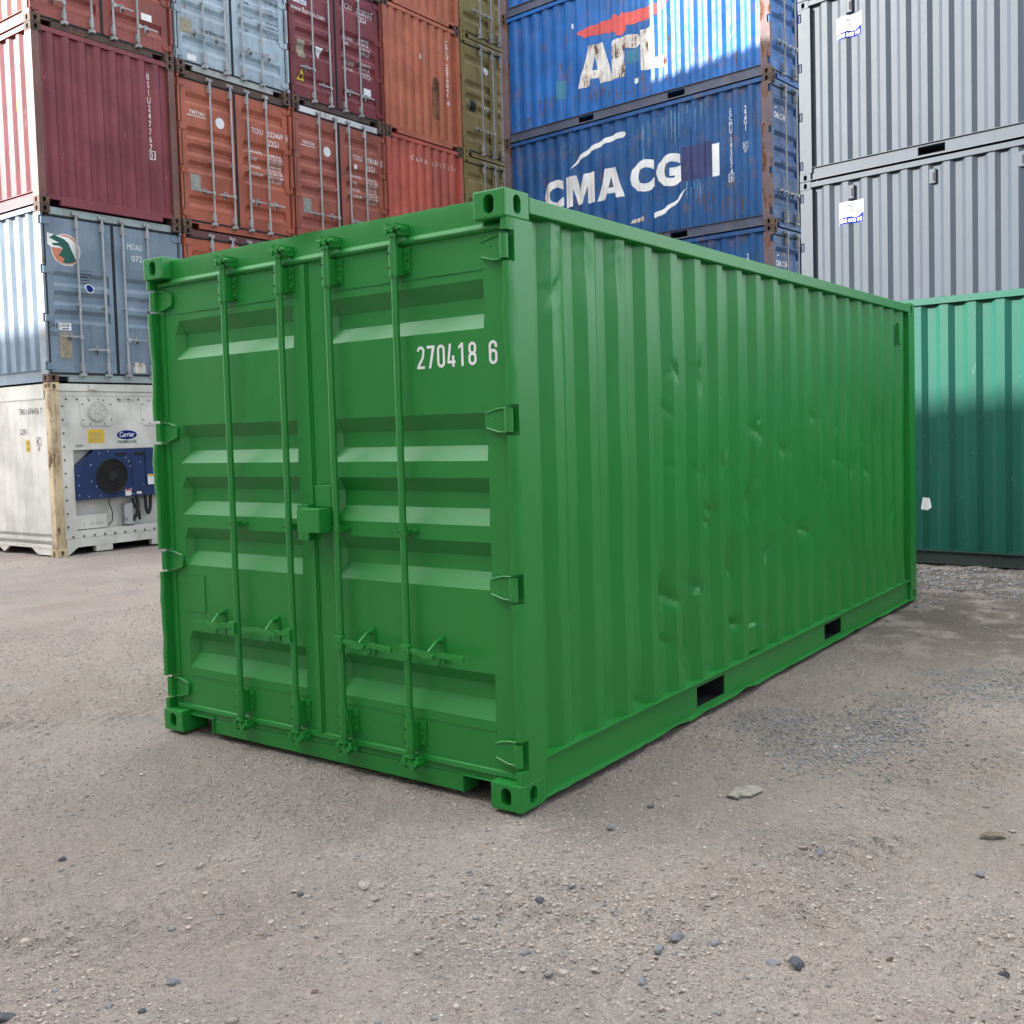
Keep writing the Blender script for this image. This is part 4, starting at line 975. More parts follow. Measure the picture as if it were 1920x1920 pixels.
r, lv = lcont(0, 3, 'dull red container with doors on top of the maroon ribbed one', P['dullred'], rods=(0.55, 1.0, 1.37, 1.80), cast=M['casting'], header=M['casting'], hz=(0.40, 0.62, 0.62, 0.42))
mark('sticker', rect(1.90, 0.57, 2.09, 0.675), DS, M['white'], lv[1])
lcont(0, 4, 'brown container topping the leftmost stack above the photo edge', P['brownb'], fine=False)

# -- second column
lcont(1, 0, 'olive container on the ground right behind the white refrigerated one, mostly hidden', P['olive'], fine=False)
r, lv = lcont(1, 1, 'orange-brown container peeking over the green one, beside the grey-blue doors', P['rustor'], cast=M['casting'], header=paint('dark_maroon_paint', (0.12, 0.045, 0.045), rust=0.3))
r, lv = lcont(1, 2, 'brown container with doors and white disc right beside the maroon ribbed end', P['brown'], rods=(0.65, 1.08, 1.44, 1.86), cast=M['casting'], header=M['casting'], sillmat=P['brown'])
def triton(lv, num, chk, smear):
    D = door_surf(REC); D2 = door_surf(REC, 0.0045)
    mark('lettering', join(shift(text_geo('TRITON', 0.055, 0.30, 0.012), 0.25, 1.895), rect(0.20, 1.86, 0.58, 1.872)), D, M['white'], lv[0])
    mark('emblem', disc(0.87, 1.85, 0.092, 24), D, M['white'], lv[0])
    mark('data_plate', rect(0.22, 0.63, 0.42, 0.90), D, M['greyplate'], lv[0])
    mark('lettering', join(shift(text_geo('TCKU', 0.095, 0.25), 1.555, 1.84), shift(text_geo(num, 0.095, 0.35), 1.91, 1.845), shift(text_geo(chk, 0.085, 0.05), 2.35, 1.85), shift(text_geo('22G1', 0.105, 0.24), 1.92, 1.68)), D, M['white'], lv[1])
    mark('lettering', poly_geo([(2.335, 1.835), (2.415, 1.835), (2.415, 1.95), (2.335, 1.95)], [[(2.342, 1.842), (2.408, 1.842), (2.408, 1.943), (2.342, 1.943)]]), D, M['white'], lv[1])
    rows = [('MAX.GROSS', '30.480 KGS', 1.50), ('', '67.200 LBS', 1.435), ('TARE', '2.230 KGS', 1.37), ('', '4.920 LBS', 1.305), ('PAYLOAD', '28.250 KGS', 1.24), ('', '62.280 LBS', 1.175), ('CUB.CAP.', '33.2 CUM', 1.11), ('', '1.170 CUFT', 1.045)]
    mark('lettering', join(*[shift(text_geo(a, 0.050, min(0.27, 0.033*len(a)), 0.008), 1.52, z) for a, b, z in rows if a]+[shift(text_geo(b, 0.046, 0.31, 0.004), 1.92, z) for a, b, z in rows]), D, M['wornl'] if smear else M['white'], lv[1])
triton(lv, '322469', '4', False)
r, lv = lcont(1, 3, 'pale grey-blue container with worn doors standing on the brown doors with white disc', P['pale'], rods=(0.58, 1.03, 1.40, 1.82), cast=M['casting'], header=paint('stained_pale_paint', (0.33, 0.35, 0.34), rust=0.45, fade=0.3), postmat=P['pale'])
mark('lettering', shift(text_geo('maerskline.com', 0.075, 0.47, 0.006), 0.57, 0.70), DS, M['black'], lv[0])
mark('data_plate', rect(0.14, 0.60, 0.37, 0.83), DS, M['tan'], lv[0]); mark('sticker', rect(0.26, 0.175, 0.44, 0.27), DS, M['white'], lv[0])
mark('lettering', join(*[shift(text_geo(a, 0.052, 0.034*len(a)), 1.47, z) for a, z in (('MAX.WT', 1.66), ('TARE', 1.44), ('PAYLOAD', 1.22), ('CUBE', 0.98))]+[shift(text_geo(a, 0.05, 0.27), 2.00, z) for a, z in (('30.480 KG', 1.68), ('67.200 LB', 1.60), ('2.220 KG', 1.46), ('4.890 LB', 1.38), ('28.260 KG', 1.24), ('62.300 LB', 1.16), ('33.2 M3', 1.00), ('1.172 FT', 0.92))]), DS, M['black'], lv[1])

# -- third column
lcont(2, 0, 'dark red container hidden on the ground of the third stack from the left', P['darkred'], fine=False)
lcont(2, 1, 'maroon container hidden second from the ground in the third stack from the left', P['maroon'], fine=False)
r, lv = lcont(2, 2, 'brown container with a peeling white strip along its header, under the yellow warning triangle', P['brownb'], rods=(0.65, 1.08, 1.43, 1.87), cast=M['casting'], header=paint('peeling_white_paint', (0.55, 0.55, 0.55), rust=0.55, fade=0.2), sillmat=P['brownb'])
triton(lv, '278181', '3', True); mark('sticker', rect(1.585, 1.665, 1.665, 1.755), DS, M['white'], lv[1])
r, lv = lcont(2, 3, 'dark red container whose doors carry a yellow warning triangle and a white triangle', P['darkred'], rods=(0.57, 1.0, 1.38, 1.81), cast=M['casting'], header=M['casting'], hz=(0.68, 0.45, 0.50, 0.50))
mark('sticker', rect(0.15, 1.84, 0.48, 2.02), DS, M['white'], lv[0]); mark('sticker', rect(0.16, 1.92, 0.47, 2.01), door_surf(REC, 0.0045), M['navy'], lv[0])
mark('lettering', shift(text_geo('FLORENS', 0.045, 0.26, 0.01), 0.19, 1.855), door_surf(REC, 0.0045), M['navy'], lv[0])
mark('lettering', shift(text_geo('www.florens.com', 0.095, 0.84), 0.09, 1.695), DS, M['white'], lv[0])
mark('data_plate', rect(0.22, 0.87, 0.405, 1.19), DS, M['tan'], lv[0])
mark('sticker', poly_geo([(0.66, 1.165), (0.86, 1.165), (0.76, 0.955)]), DS, M['white'], lv[0])
mark('warning_label', poly_geo([(0.175, 0.44), (0.425, 0.44), (0.30, 0.69)]), DS, M['black'], lv[0]); mark('warning_label', poly_geo([(0.200, 0.453), (0.400, 0.453), (0.30, 0.658)]), door_surf(REC, 0.0045), M['yellow'], lv[0])
mark('warning_label', poly_geo([(0.265, 0.50), (0.30, 0.48), (0.34, 0.51), (0.325, 0.56), (0.30, 0.54), (0.28, 0.58)]), door_surf(REC, 0.006), M['black'], lv[0])
mark('lettering', join(shift(text_geo('FCIU', 0.10, 0.25), 1.455, 2.12), shift(text_geo('262823', 0.10, 0.36), 1.82, 2.115), shift(text_geo('3', 0.09, 0.055), 2.235, 2.125), shift(text_geo('22G1', 0.105, 0.23), 1.825, 1.955)), DS, M['white'], lv[1])
mark('lettering', poly_geo([(2.22, 2.105), (2.305, 2.105), (2.305, 2.225), (2.22, 2.225)], [[(2.227, 2.112), (2.298, 2.112), (2.298, 2.218), (2.227, 2.218)]]), DS, M['white'], lv[1])
mark('lettering', join(*[shift(text_geo(a, 0.055, 0.032*len(a)), 1.42, z) for a, z in (('MAX.GROSS', 1.53), ('TARE', 1.41), ('MAX.CARGO', 1.06), ('CU. CAP.', 0.94))]+[shift(text_geo(a, 0.05, 0.29), 1.85, z) for a, z in (('30.480 KG', 1.60), ('67.200 LB', 1.52), ('2.220 KG', 1.42), ('4.890 LB', 1.34), ('28.260 KG', 1.12), ('62.310 LB', 1.04), ('33.2 CUM', 0.96), ('1.170 CUF', 0.88))]), DS, M['white'], lv[1])
mark('sticker', rect(1.93, 0.56, 2.13, 0.695), DS, M['white'], lv[1])
lcont(2, 4, 'blue container topping the third stack from the left, above the photo edge', P['blueb'], fine=False)

# -- fourth column: orange ribbed ends
lcont(3, 0, 'brown container hidden on the ground of the fourth stack from the left', P['brown'], fine=False)
lcont(3, 1, 'orange-brown container hidden second from the ground in the fourth stack from the left', P['rustor'], fine=False)
r, _ = lcont(3, 2, 'orange-red ribbed-end container just above the green one, with a horizontal white number', P['ored'], end='closed', cast=M['casting'])
mark('lettering', join(*[shift(text_geo(c, 0.095, None, 0, 0.72, 'C'), 0.78+x, 2.14) for c, x in (('C', 0), ('A', .18), ('X', .27), ('U', .44), ('6', .68), ('3', .76), ('9', .94), ('7', 1.02), ('4', 1.2), ('3', 1.28), ('4', 1.42))]), ES, M['white'], r)
r, _ = lcont(3, 3, 'orange ribbed-end container with a rusty upright patch in its end wall', P['orange'], end='closed', cast=M['casting'])
mark('lettering', join(shift(vtext('CAIU', 0.092, 0.10), 2.02, 2.30), shift(vtext('2074841', 0.092, 0.10), 2.02, 1.80), shift(vtext('6', 0.092, 0.10), 2.03, 1.03)), ES, M['white'], r)
mark('rust_patch', poly_geo([(1.50, 0.55), (1.74, 0.56), (1.76, 1.36), (1.70, 1.43), (1.53, 1.42), (1.50, 1.2)]), end_surf(0.006), paint('bare_rusted_steel', (0.22, 0.085, 0.04), rust=0.85, fade=0.4, dirt=0.5, rough=0.8), r)
mark('sticker', poly_geo([(1.10, 1.70), (1.17, 1.70), (1.17, 1.73), (1.20, 1.69), (1.20, 1.80), (1.10, 1.80)]), ES, M['white'], r)
lcont(3, 4, 'orange ribbed-end container cut by the top photo edge, above the one with the rusty patch', P['orange'], end='closed', cast=M['casting'])

# -- fifth column: olive
for l in range(5):
    lab = ('olive container hidden on the ground of the olive stack',
           'olive container hidden second from the ground of the olive stack',
           'olive container, lowest of three in view beside the blue stack',
           'olive container with white disc and triangle on its door beside the blue stack',
           'olive container at the top photo edge, uppermost of three beside the blue stack')[l]
    r, lv = lcont(4, l, lab, P['olive'], fine=l > 1, rods=(0.74, 1.14, 1.46, 1.86))
    if l == 3:
        mark('emblem', disc(0.95, 2.02, 0.09, 20), DS, M['white'], lv[0]); mark('data_plate', rect(0.34, 1.02, 0.55, 1.26), DS, M['dark'], lv[0])
        mark('sticker', poly_geo([(0.85, 1.20), (1.02, 1.20), (0.935, 1.04)], [[(0.88, 1.185), (0.99, 1.185), (0.935, 1.08)]]), DS, M['white'], lv[0])

def streaks(u, v, wd, ht, seed):
    """ragged run-off marks side by side, narrow and of uneven length"""
    rnd = random.Random(seed); x = u; gs = []
    while x < u+wd:
        b = rnd.uniform(.015, .055); h0 = ht*rnd.uniform(.25, 1.0); top = v+ht*rnd.uniform(-.15, .15)
        n = 6; L_ = [(x+b*.3*rnd.random(), top-h0*k/n) for k in range(n+1)]; R_ = [(x+b*(.55+.45*rnd.random())*(1-.5*k/n), top-h0*k/n) for k in range(n+1)]
        gs.append(poly_geo(L_+R_[::-1])); x += b+rnd.uniform(.006, .06)
    return join(*gs)
# ------------------------------------------------------------------ blue stack (sides face the yard, doors to the right)
BT = -0.087; BL = 6.16
bcorner = Vector((-10.625+BL*math.cos(BT), 14.787+BL*math.sin(BT), -0.138))
BP = side_profile(BL)
def bsurf(off=0.003): return (lambda u, v: (0.022-off+interp(BP, BL-u), BL-u, v)), sorted(BL-p[0] for p in BP), []
bpost = paint('rusted_blue_post_paint', (0.13, 0.10, 0.12), rust=0.65, fade=0.4, scratch=0.8, rough=0.7)
brail = paint('grey_blue_rail_paint', (0.07, 0.085, 0.13), rust=0.35, fade=0.3)
def bcont(l, label, mat, **kw):
    return container((bcorner.x, bcorner.y, bcorner.z+l*(H+0.003)), BT+math.pi/2, label, mat, L=BL, prof=BP, cast=M['casting'], postmat=bpost, botmat=brail, **kw)
bcont(0, 'blue container at the ground of the blue stack, hidden behind the green container', P['blueb'], fine=False)
r, lv = bcont(1, 'blue container rising just above the green roof line, lowest in view of the blue stack', P['blueb'])
mark('lettering', join(shift(vtext('ECMU', 0.10, 0.112), 5.34, 2.15), shift(vtext('22G1', 0.105, 0.118), 5.63, 2.16)), bsurf(), M['white'], r)
def swooshtext(lv, z):
    mark('lettering', join(shift(text_geo('CMA CGM', 0.10, 0.42, 0.02), 0.20, z), poly_geo([(0.24, z+.16), (0.36, z+.22), (0.42, z+.215), (0.36, z+.20)])), DS, M['white'], lv[0])
swooshtext(lv, 1.90)
r, lv = bcont(2, 'streaked blue container with large white letters CMA CG and two white swooshes', P['blueb'])
swooshtext(lv, 1.90)
mark('lettering', join(shift(text_geo('ABCDEFGH', 0.05, 0.2), 0.68, 2.05), shift(text_geo('45 WEEK', 0.07, 0.22), 0.70, 1.30)), DS, M['wornl'], lv[0]) if False else None
S2 = bsurf()
def letter(c, u0, u1, v0, v1, bold=0.05):
    V, F = text_geo(c, 1.0, 1.0, bold); ys = [y for x, y in V]; a, b = min(ys), max(ys)
    return [(u0+x*(u1-u0), v0+(y-a)/(b-a)*(v1-v0)) for x, y in V], F
marks('logo_letter', (letter('C', 1.04, 1.54, 1.02, 1.63, 0.055), poly_geo([(1.60, 1.02), (1.78, 1.02), (1.79, 1.38), (1.90, 1.03), (2.02, 1.03), (2.14, 1.38), (2.14, 1.02), (2.33, 1.02), (2.33, 1.62), (2.07, 1.62), (1.97, 1.30), (1.86, 1.63), (1.60, 1.63)]), poly_geo([(2.38, 1.02), (2.58, 1.02), (2.62, 1.13), (2.80, 1.13), (2.83, 1.02), (3.02, 1.02), (2.83, 1.62), (2.59, 1.62)], [[(2.655, 1.24), (2.765, 1.24), (2.71, 1.46)]]), letter('C', 3.18, 3.73, 1.02, 1.63, 0.055), letter('G', 3.77, 4.31, 1.02, 1.63, 0.055), rect(4.96, 1.04, 5.11, 1.625)), S2, M['wornl'], r)
mark('touch_up_patch', rect(4.32, 1.06, 4.95, 1.69), bsurf(0.0025), M['purple'], r)
mark('swoosh', poly_geo([(1.73, 1.76), (1.95, 1.98), (2.25, 2.12), (2.60, 2.21), (2.98, 2.265), (3.06, 2.25), (3.08, 2.19), (3.02, 2.15), (2.60, 2.11), (2.25, 2.02), (1.98, 1.90)]), S2, M['white'], r)
mark('swoosh', poly_geo([(3.16, 0.46), (3.22, 0.53), (3.47, 0.56), (3.47, 0.47)]), S2, M['worn'], r)
mark('swoosh', poly_geo([(3.71, 0.48), (3.71, 0.58), (3.90, 0.63), (4.20, 0.75), (4.40, 0.93), (4.28, 0.74), (3.95, 0.55)]), S2, M['white'], r)
mark('lettering', join(shift(vtext('ECMU', 0.10, 0.112), 5.34, 2.18), shift(vtext('195074', 0.10, 0.112), 5.34, 1.68), shift(text_geo('6', 0.095, None, 0, .72, 'C'), 5.34, 0.91), poly_geo([(5.28, 0.885), (5.40, 0.885), (5.40, 1.03), (5.28, 1.03)], [[(5.29, 0.895), (5.39, 0.895), (5.39, 1.02), (5.29, 1.02)]]), shift(vtext('22G1', 0.105, 0.112), 5.63, 2.17), shift(text_geo('IC', 0.07, 0.07), 5.595, 1.44), shift(text_geo('87', 0.055, 0.06), 5.60, 1.35), poly_geo([(5.575, 1.42), (5.685, 1.42), (5.685, 1.53), (5.575, 1.53)], [[(5.583, 1.428), (5.677, 1.428), (5.677, 1.522), (5.583, 1.522)]])), S2, M['white'], r)
faded = paint('sun_faded_blue_streaks', (0.10, 0.21, 0.33), rust=0.1, fade=0.4, bump=0)
for k, (u, v, wd, ht) in enumerate(((3.35, 2.36, .30, .9), (3.9, 2.4, .5, .6), (4.35, 2.40, .5, .62), (1.5, 2.3, .3, .3), (4.4, 1.0, .35, .5))):
    mark('paint_streak', streaks(u, v, wd, ht, 40+k), bsurf(0.0018), faded, r)
flk = paint('dark_flaking_rust', (0.075, 0.050, 0.045), rust=0.8, fade=0.3, rough=0.8)
for k, (u, v, wd, ht) in enumerate(((5.15, 0.62, .5, .45), (4.65, 0.75, .3, .3), (3.45, 0.55, .12, .3))):
    mark('rust_patch', streaks(u, v, wd, ht, 60+k), bsurf(0.0024), flk, r)
r, lv = bcont(3, 'blue container with a red winged streak over large white rust-stained letters AFL', P['blue'])
marks('logo_letter', (poly_geo([(1.98, 0.71), (2.24, 0.71), (2.28, 0.83), (2.48, 0.83), (2.51, 0.70), (2.80, 0.70), (2.61, 1.47), (2.24, 1.49)], [[(2.34, 0.99), (2.45, 0.99), (2.40, 1.27)]]), poly_geo([(2.78, 0.70), (3.11, 0.70), (3.11, 0.95), (3.08, 1.0), (3.10, 1.10), (3.10, 1.23), (3.20, 1.20), (3.40, 1.17), (3.49, 1.22), (3.50, 1.31), (3.44, 1.40), (3.28, 1.45), (3.0, 1.46), (2.80, 1.43)]), poly_geo([(3.48, 0.71), (4.05, 0.66), (4.05, 0.88), (3.79, 0.88), (3.79, 1.48), (3.48, 1.46)])), S2, M['worn'], r)
mark('logo_streak', poly_geo([(1.96, 1.80), (2.18, 1.86), (2.50, 1.86), (2.80, 1.87), (2.90, 1.93), (2.98, 1.87), (3.06, 1.94), (3.12, 1.88), (3.5, 1.86), (3.9, 1.87), (4.12, 1.86), (4.0, 1.75), (3.82, 1.67), (3.5, 1.62), (3.16, 1.64), (3.14, 1.54), (3.02, 1.50), (2.92, 1.52), (2.90, 1.60), (2.5, 1.65), (2.16, 1.68)]), S2, M['red'], r)
mark('touch_up_patch', rect(3.14, 0.90, 3.44, 1.16), bsurf(0.0025), M['teal'], r); mark('touch_up_patch', rect(1.42, 0.62, 1.70, 0.98), bsurf(0.0025), M['teal'], r)
mark('sticker', rect(3.31, 0.50, 3.42, 0.60), S2, M['white'], r); mark('sticker', rect(1.84, 1.94, 1.88, 2.03), S2, M['white'], r)
mark('lettering', join(shift(vtext('APZU', 0.09, 0.105), 5.36, 2.18), shift(vtext('341962', 0.09, 0.105), 5.36, 1.66), shift(vtext('7', 0.09, 0.1), 5.36, 0.88)), S2, M['wornl'], r)
flake = paint('flaking_rust', (0.075, 0.050, 0.042), rust=0.85, fade=0.3, rough=0.8)
for k, (u, v, wd, ht) in enumerate(((0.95, 0.72, .45, .34), (1.46, 1.36, .10, .36), (1.85, 0.66, .16, .34), (2.3, 0.55, .5, .28), (3.80, 0.50, .32, .30), (4.2, 0.50, .16, .26), (4.08, 1.20, .14, .12), (4.50, 0.98, .14, .24), (5.0, 0.55, .5, .3), (0.4, 0.45, .4, .22), (2.9, 0.42, .4, .2))):
    mark('rust_patch', streaks(u, v, wd, ht, k), bsurf(0.0028), flake, r)
bcont(4, 'blue container cut by the top photo edge, above the one with the red winged streak', P['blue'])

# ------------------------------------------------------------------ grey stack on the right
GT = -0.148; gcorner = Vector((-3.084, 11.733, -0.098)); GL = 6.16
GP = side_profile(GL, 0.040, flank=0.058)
def rsurf(L, pr, off=0.003, d0=0.022): return (lambda u, v: (W-d0+off-interp(pr, u), u, v)), [p[0] for p in pr], []
def right_facing(corner, th, l, label, mat, L, prof, h=H):
    rz = th-math.pi/2
    xd = Vector((math.cos(rz), math.sin(rz), 0)); p = corner-xd*W
    return container((p.x, p.y, corner.z+l*(H+0.004)), rz, label, mat, L=L, prof=prof, fine=False)
for l in range(4):
    lab = ('light grey ribbed container hidden on the ground behind the dark green one',
           'light grey ribbed container with a phone number sticker, lower of two',
           'light grey ribbed container with a phone number sticker, upper of two',
           'light grey container showing only a strip at the photo top, above the upper sticker')[l]
    r, lv = right_facing(gcorner, GT, l, lab, P['grey'], GL, GP)
    if l in (1, 2):
        sf = rsurf(GL, GP, 0.004); s2 = rsurf(GL, GP, 0.0055); s3 = rsurf(GL, GP, 0.007)
        mark('sticker', rect(0.585, 1.89, 0.965, 2.205), sf, M['white'], r)
        mark('sticker', poly_geo([(0.588, 1.892), (0.962, 1.892), (0.962, 2.03), (0.85, 1.985), (0.75, 1.995), (0.68, 1.99), (0.588, 1.985)]), s2, M['navy'], r)
        mark('lettering', shift(text_geo('1800 800 942', 0.052, 0.34, 0.015), 0.605, 1.915), s3, M['white'], r)
        mark('lettering', join(shift(text_geo('Betta Storage', 0.045, 0.25, 0.008), 0.69, 2.125), shift(text_geo('Containers', 0.045, 0.19, 0.008), 0.72, 2.065)), s2, M['black'], r)
        for s in (0.78, 1.93, 3.06):
            d = interp(GP, s); mb = MB(); x = W-0.022-d
            mb.box(x-0.002, x+0.030, s-0.048, s+0.048, 2.235, 2.435); v = mb.build('air_vent', P['grey'], r, bevel=0.012)
            mb = MB(); mb.box(x+0.0285, x+0.032, s+0.008, s+0.034, 2.27, 2.385); mb.build('vent_slot', M['dark'], v)

# ------------------------------------------------------------------ dark green container beside the green one
DT = -0.085
dcorner = Vector((-1.55, 8.47, 0.0)); DP = side_profile(LEN, 0.040, flank=0.058)
def high_cube():
    hh = 2.896; rz = DT-math.pi/2; xd = Vector((math.cos(rz), math.sin(rz), 0)); p = dcorner-xd*W
    mat = P['pine']
    r = empty('shipping_container', (p.x, p.y, 0.0), rz, 'dark green ribbed container, half sunlit, behind the right end of the bright green one', 'shipping container')
    castings(r, LEN, mat, hh)
    for s in (-1, 1):
        X = (lambda a, b: (a, b)) if s < 0 else (lambda a, b: (W-b, W-a))
        mb = MB(); mb.box(*X(0.0, 0.062), 0.178, LEN-0.178, hh-0.086, hh-0.016); mb.build('top_rail', mat, r)
        mb = MB(); mb.box(*X(0.030, 0.045), 0.178, LEN-0.178, 0.02, 0.145); mb.box(*X(0.002, 0.06), 0.178, LEN-0.178, 0.146, 0.154); mb.box(*X(0.004, 0.06), 0.178, LEN-0.178, 0.012, 0.020); mb.build('bottom_rail', paint('dull_green_rail_paint', (0.028, 0.040, 0.036), rust=0.1, fade=0.3), r)  # bottom rail in a darker, greyer green than the walls
        w_ = corrugated('side_wall', DP, 0.15, hh-0.080, rside() if s > 0 else lside(), mat, r)
        if s > 0:
            sf = rsurf(LEN, DP, 0.003)
            c0 = lambda x: x+1.55
            mark('sticker', poly_geo([(c0(-0.56), 0.60), (c0(-0.50), 0.585), (c0(-0.46), 0.62), (c0(-0.48), 0.72), (c0(-0.54), 0.73)]), sf, M['white'], w_)
        for y0, y1 in ((0.004, 0.176), (LEN-0.176, LEN-0.004)):
            mb = MB(); mb.box(*X(0.004, 0.15), y0, y1, 0.118, hh-0.118); mb.build('corner_post', mat, r)
    for y0 in (0.02, LEN-0.07): mb = MB(); mb.box(0.15, W-0.15, y0, y0+0.05, 0.02, hh-0.02); mb.build('end_wall', mat, r)
    roof_floor(r, LEN, mat, hh)
high_cube()

# ------------------------------------------------------------------ added unseen shed behind the viewer that throws the yard into shade
def rear_occluder():
    wm = paint('occluder_zinc_sheet', (0.42, 0.42, 0.40), rust=0.15, fade=0.2)
    o = empty('occluder', (-20, -15, -0.1), 0, 'long tall grey added warehouse standing behind the viewpoint, shading the yard', 'occluder')  # unseen block added to keep the sun off the yard
    mb = MB()
    for x0, x1, yn in ((-18, -4, 5.5), (-4, 30, 6.85)):
        mb.box(x0, x1, -6, yn, 0, 13.0 if x0 < -10 else 12.88)
    mb.build('wall', wm, o)
    mb = MB(); mb.prism([(-18.1, 13.0), (30.1, 13.0), (30.1, 13.05), (-18.1, 13.05)], lambda u, v: (u, -6.2, v), lambda u, v: (u, 5.0, v)); mb.build('roof', wm, o)
    mb = MB(); mb.box(-1, 4, 6.86, 6.9, 0, 5); mb.box(8, 13, 6.86, 6.9, 0, 5); mb.build('door', P['unit'], o)
rear_occluder()
def side_occluder():
    o = empty('occluder', (14.0, -6.0, -0.05), 0, 'dark added warehouse to the right of the viewpoint, beyond the photo edge', 'occluder')  # added out of view to hold back low light from the right
    wm = paint('occluder_dark_sheet', (0.075, 0.08, 0.08), rust=0.15, fade=0.2)
    mb = MB(); mb.box(0, 8, 0, 26, 0, 4.8); mb.build('wall', wm, o)
    mb = MB(); mb.box(-0.2, 8.2, -0.2, 26.2, 4.8, 4.92); mb.build('roof', wm, o)
    mb = MB(); mb.box(-0.05, -0.002, 5, 10, 0, 4.0); mb.build('door', P['unit'], o)
side_occluder()
container((5.0+W, 6.3, 0.0), math.pi, 'dark blue container added unseen right of the viewpoint to block low light, beyond the photo edge', P['unit'], fine=False)  # unseen container added to darken the foot of the green side wall

# ------------------------------------------------------------------ small things lying on the ground
def stone_mesh(seed, rad):
    rnd = random.Random(seed); bm = bmesh.new(); bmesh.ops.create_icosphere(bm, subdivisions=2, radius=1)
    ds = [(Vector((rnd.gauss(0, 1), rnd.gauss(0, 1), rnd.gauss(0, 1))).normalized(), rnd.uniform(.55, .8)) for _ in range(9)]
    sx, sy, sz = rnd.uniform(1.0, 1.3), rnd.uniform(.7, .95), rnd.uniform(.5, .72)
    for v in bm.verts:
        for d, c in ds:
            k = v.co.dot(d)
            if k > c: v.co -= d*(k-c)*0.9
        v.co = Vector((v.co.x*sx, v.co.y*sy, v.co.z*sz))*rad
    me = bpy.data.meshes.new('stone'); bm.to_mesh(me); bm.free(); return me
stone_mats = {
    'bluish grey': plain('bluish_grey_stone', (0.165, 0.172, 0.185), 0.8, vary=0.35, scale=40),
    'dark grey': plain('dark_grey_stone', (0.075, 0.08, 0.09), 0.8, vary=0.3, scale=40),
    'pale': plain('pale_stone', (0.34, 0.30, 0.27), 0.85, vary=0.2, scale=40),
    'brown': plain('brown_stone', (0.13, 0.095, 0.08), 0.85, vary=0.3, scale=40)}
STONES = [
 (1.009,-0.586,.0278,'bluish grey','bluish grey stone, largest of the cluster in the lower right foreground'),
 (0.994,-0.682,.0227,'bluish grey','bluish grey stone just below the largest one of the lower right cluster'),
 (1.013,-0.736,.0089,'brown','tiny reddish brown pebble below the two bluish stones in the lower right'),
 (1.044,-0.882,.0201,'bluish grey','roundish grey stone lying alone below the lower right cluster'),
 (0.664,-0.925,.018,'bluish grey','angular grey stone low in the middle, upper of a pair'),
 (0.72,-1.014,.0146,'pale','pale rounded stone low in the middle, lower of a pair'),
 (0.822,-0.964,.0175,'pale','flat pale stone right of the pair low in the middle'),
 (0.362,0.108,.0267,'bluish grey','grey stone right below the near bottom corner of the green container'),
 (0.38,0.414,.0161,'dark grey','small dark stone in front of the green container side, near its close corner'),
 (-0.12,-0.823,.0259,'pale','pinkish pale rounded stone left of centre on the open dirt'),
 (0.493,-0.597,.0213,'dark grey','tilted grey flake of stone in the middle of the foreground'),
 (0.529,-0.449,.0151,'bluish grey','grey stone just right of the tilted flake in the middle foreground'),
 (0.14,-0.768,.0167,'pale','pale oblong chip of stone left of the middle foreground'),
 (0.903,-0.905,.0146,'pale','half buried pale stone between the lower pair and the alone roundish stone'),
 (0.758,-0.866,.0096,'bluish grey','small grey pebble right of the angular stone low in the middle'),
 (0.636,-0.803,.0124,'pale','pale pebble above the angular stone low in the middle'),
 (-1.242,-1.325,.0196,'dark grey','almost black stone alone on the left foreground'),
 (-0.098,-1.651,.0212,'bluish grey','upright bluish stone low on the left of the photo'),
 (-0.175,-1.815,.0135,'bluish grey','small grey pebble left of the upright bluish stone'),
 (-0.35,-2.032,.0335,'dark grey','large dark grey stone in the bottom left corner of the photo'),
 (-0.25,-1.008,.0172,'dark grey','dark stone touching a paler one, left of centre'),
 (-0.214,-1.011,.0136,'pale','pale stone touching a dark one, left of centre'),
 (-0.34,-1.113,.0096,'pale','tiny almost white pebble left of the touching dark and pale stones'),
 (-0.057,-1.785,.0147,'dark grey','long dark chip below the upright bluish stone on the left'),
 (-0.314,-1.882,.0123,'pale','pale pebble beside the grey one near the bottom left'),
 (0.272,-1.435,.0131,'brown','brownish stone low, between the left and middle foreground'),
 (1.313,-0.57,.024,'bluish grey','grey rounded stone, left of two side by side in the lower right'),
 (1.378,-0.545,.030,'dark grey','dark slate stone, right of two side by side in the lower right'),
 (1.876,-0.237,.0203,'dark grey','dark stone near the right edge of the photo, low down'),
 (1.139,0.329,.0259,'bluish grey','bluish stone in the mid right below the flat scrap'),
 (1.103,-0.523,.0217,'bluish grey','grey broken stone right of the largest one in the lower right'),
 (1.68,0.413,.0201,'bluish grey','grey stone near the right edge below the curled leaf of debris'),
 (1.583,-0.319,.0156,'brown','brownish half buried stone right of the lower right pair'),
 (1.799,0.036,.015,'pale','round pinkish pebble close to the right edge'),
 (1.354,0.084,.0069,'pale','tiny white pebble on open dirt right of the centre'),
]
for i, (x, y, rad, mt, lab) in enumerate(STONES):
    me = stone_mesh(i, rad); me.materials.append(stone_mats[mt])
    o = link('stone', me); o.location = (x, y, float(ground_z(x, y))+rad*0.22); o.rotation_euler = (0.1*math.sin(i), 0.1*math.cos(i*2), i*1.7)
    tag(o, lab, 'stone', 'loose stones on the dirt')

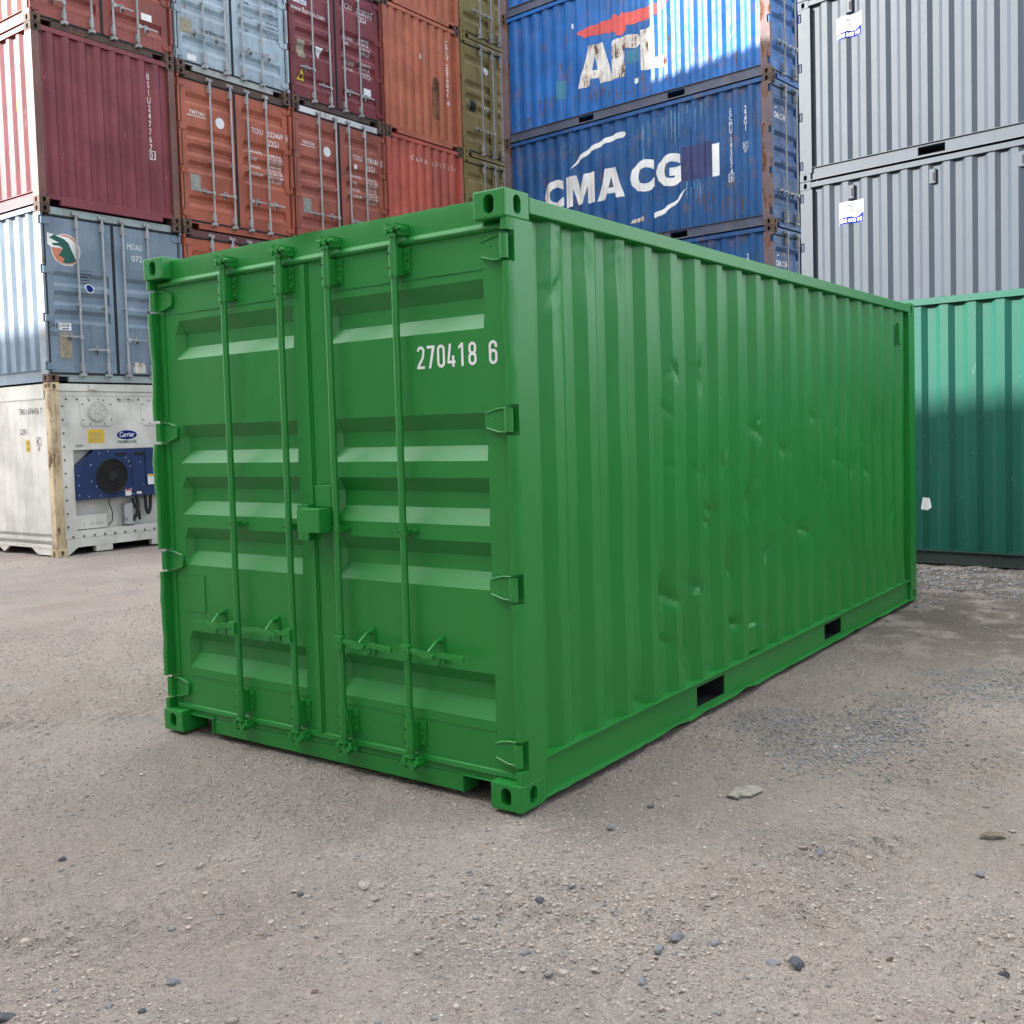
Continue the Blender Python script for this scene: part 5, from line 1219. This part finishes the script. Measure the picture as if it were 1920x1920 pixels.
def scrap():
    mt = plain('dusty_beige_packaging', (0.285, 0.262, 0.228), 0.9, vary=0.3, scale=30)
    o = empty('packaging_scrap', (0.655, 0.78, float(ground_z(0.655, 0.78))), 0, 'flat dusty beige scrap of packaging with a dark mouth, right of the green container', 'scrap')
    out = [(-.052, -.088), (-.058, .02), (-.022, .088), (.036, .084), (.060, .045), (.040, -.042), (.004, -.066), (.004, -.098)]
    mb = MB(); n = len(out); mb.v += [(x*0.94, y*0.96, 0.002) for x, y in out]+[(x, y, 0.012) for x, y in out]+[(x*0.72, y*0.75+.004, 0.019+0.002*math.sin(i*2.2)) for i, (x, y) in enumerate(out)]
    for ly in (0, 1):
        for k in range(n): j = (k+1) % n; mb.f.append((ly*n+k, ly*n+j, (ly+1)*n+j, (ly+1)*n+k)); mb.mi.append(0)
    mb.f.append(tuple(2*n+k for k in range(n))); mb.mi.append(0)
    mb.build('sheet', mt, o, bevel=0.002, smooth=35)
    mb = MB(); mb.tube([(-.050, -.090, .006), (-.022, -.096, .010), (.004, -.100, .006)], 0.0055, 7); mb.build('cuff', plain('dark_grey_cuff', (0.09, 0.085, 0.08), 0.8), o)
    mt2 = plain('dry_curled_debris', (0.19, 0.155, 0.12), 0.9)
    mb = MB(); z0 = float(ground_z(1.643, 0.818))
    for k in range(6):
        a = lambda t: (1.60+0.085*t, 0.80+0.04*t+0.01*math.sin(t*9), z0+0.006+0.014*math.sin(t*math.pi)); p, q_ = a(k/6), a((k+1)/6); w0 = 0.022*math.sin(math.pi*(k/6*.8+.1)); w1 = 0.022*math.sin(math.pi*((k+1)/6*.8+.1))
        mb.prism([(0, 0), (1, 0), (1, 1), (0, 1)], lambda u, v: ((p if u == 0 else q_)[0], (p if u == 0 else q_)[1]+((w0 if u == 0 else w1))*(v*2-1), (p if u == 0 else q_)[2]+0.004*v), lambda u, v: ((p if u == 0 else q_)[0], (p if u == 0 else q_)[1]+((w0 if u == 0 else w1))*(v*2-1), (p if u == 0 else q_)[2]+0.004*v+0.003))
    d = mb.build('debris', mt2, None, smooth=50); tag(d, 'small curled strip of brownish debris near the right edge of the yard', 'debris')
scrap()
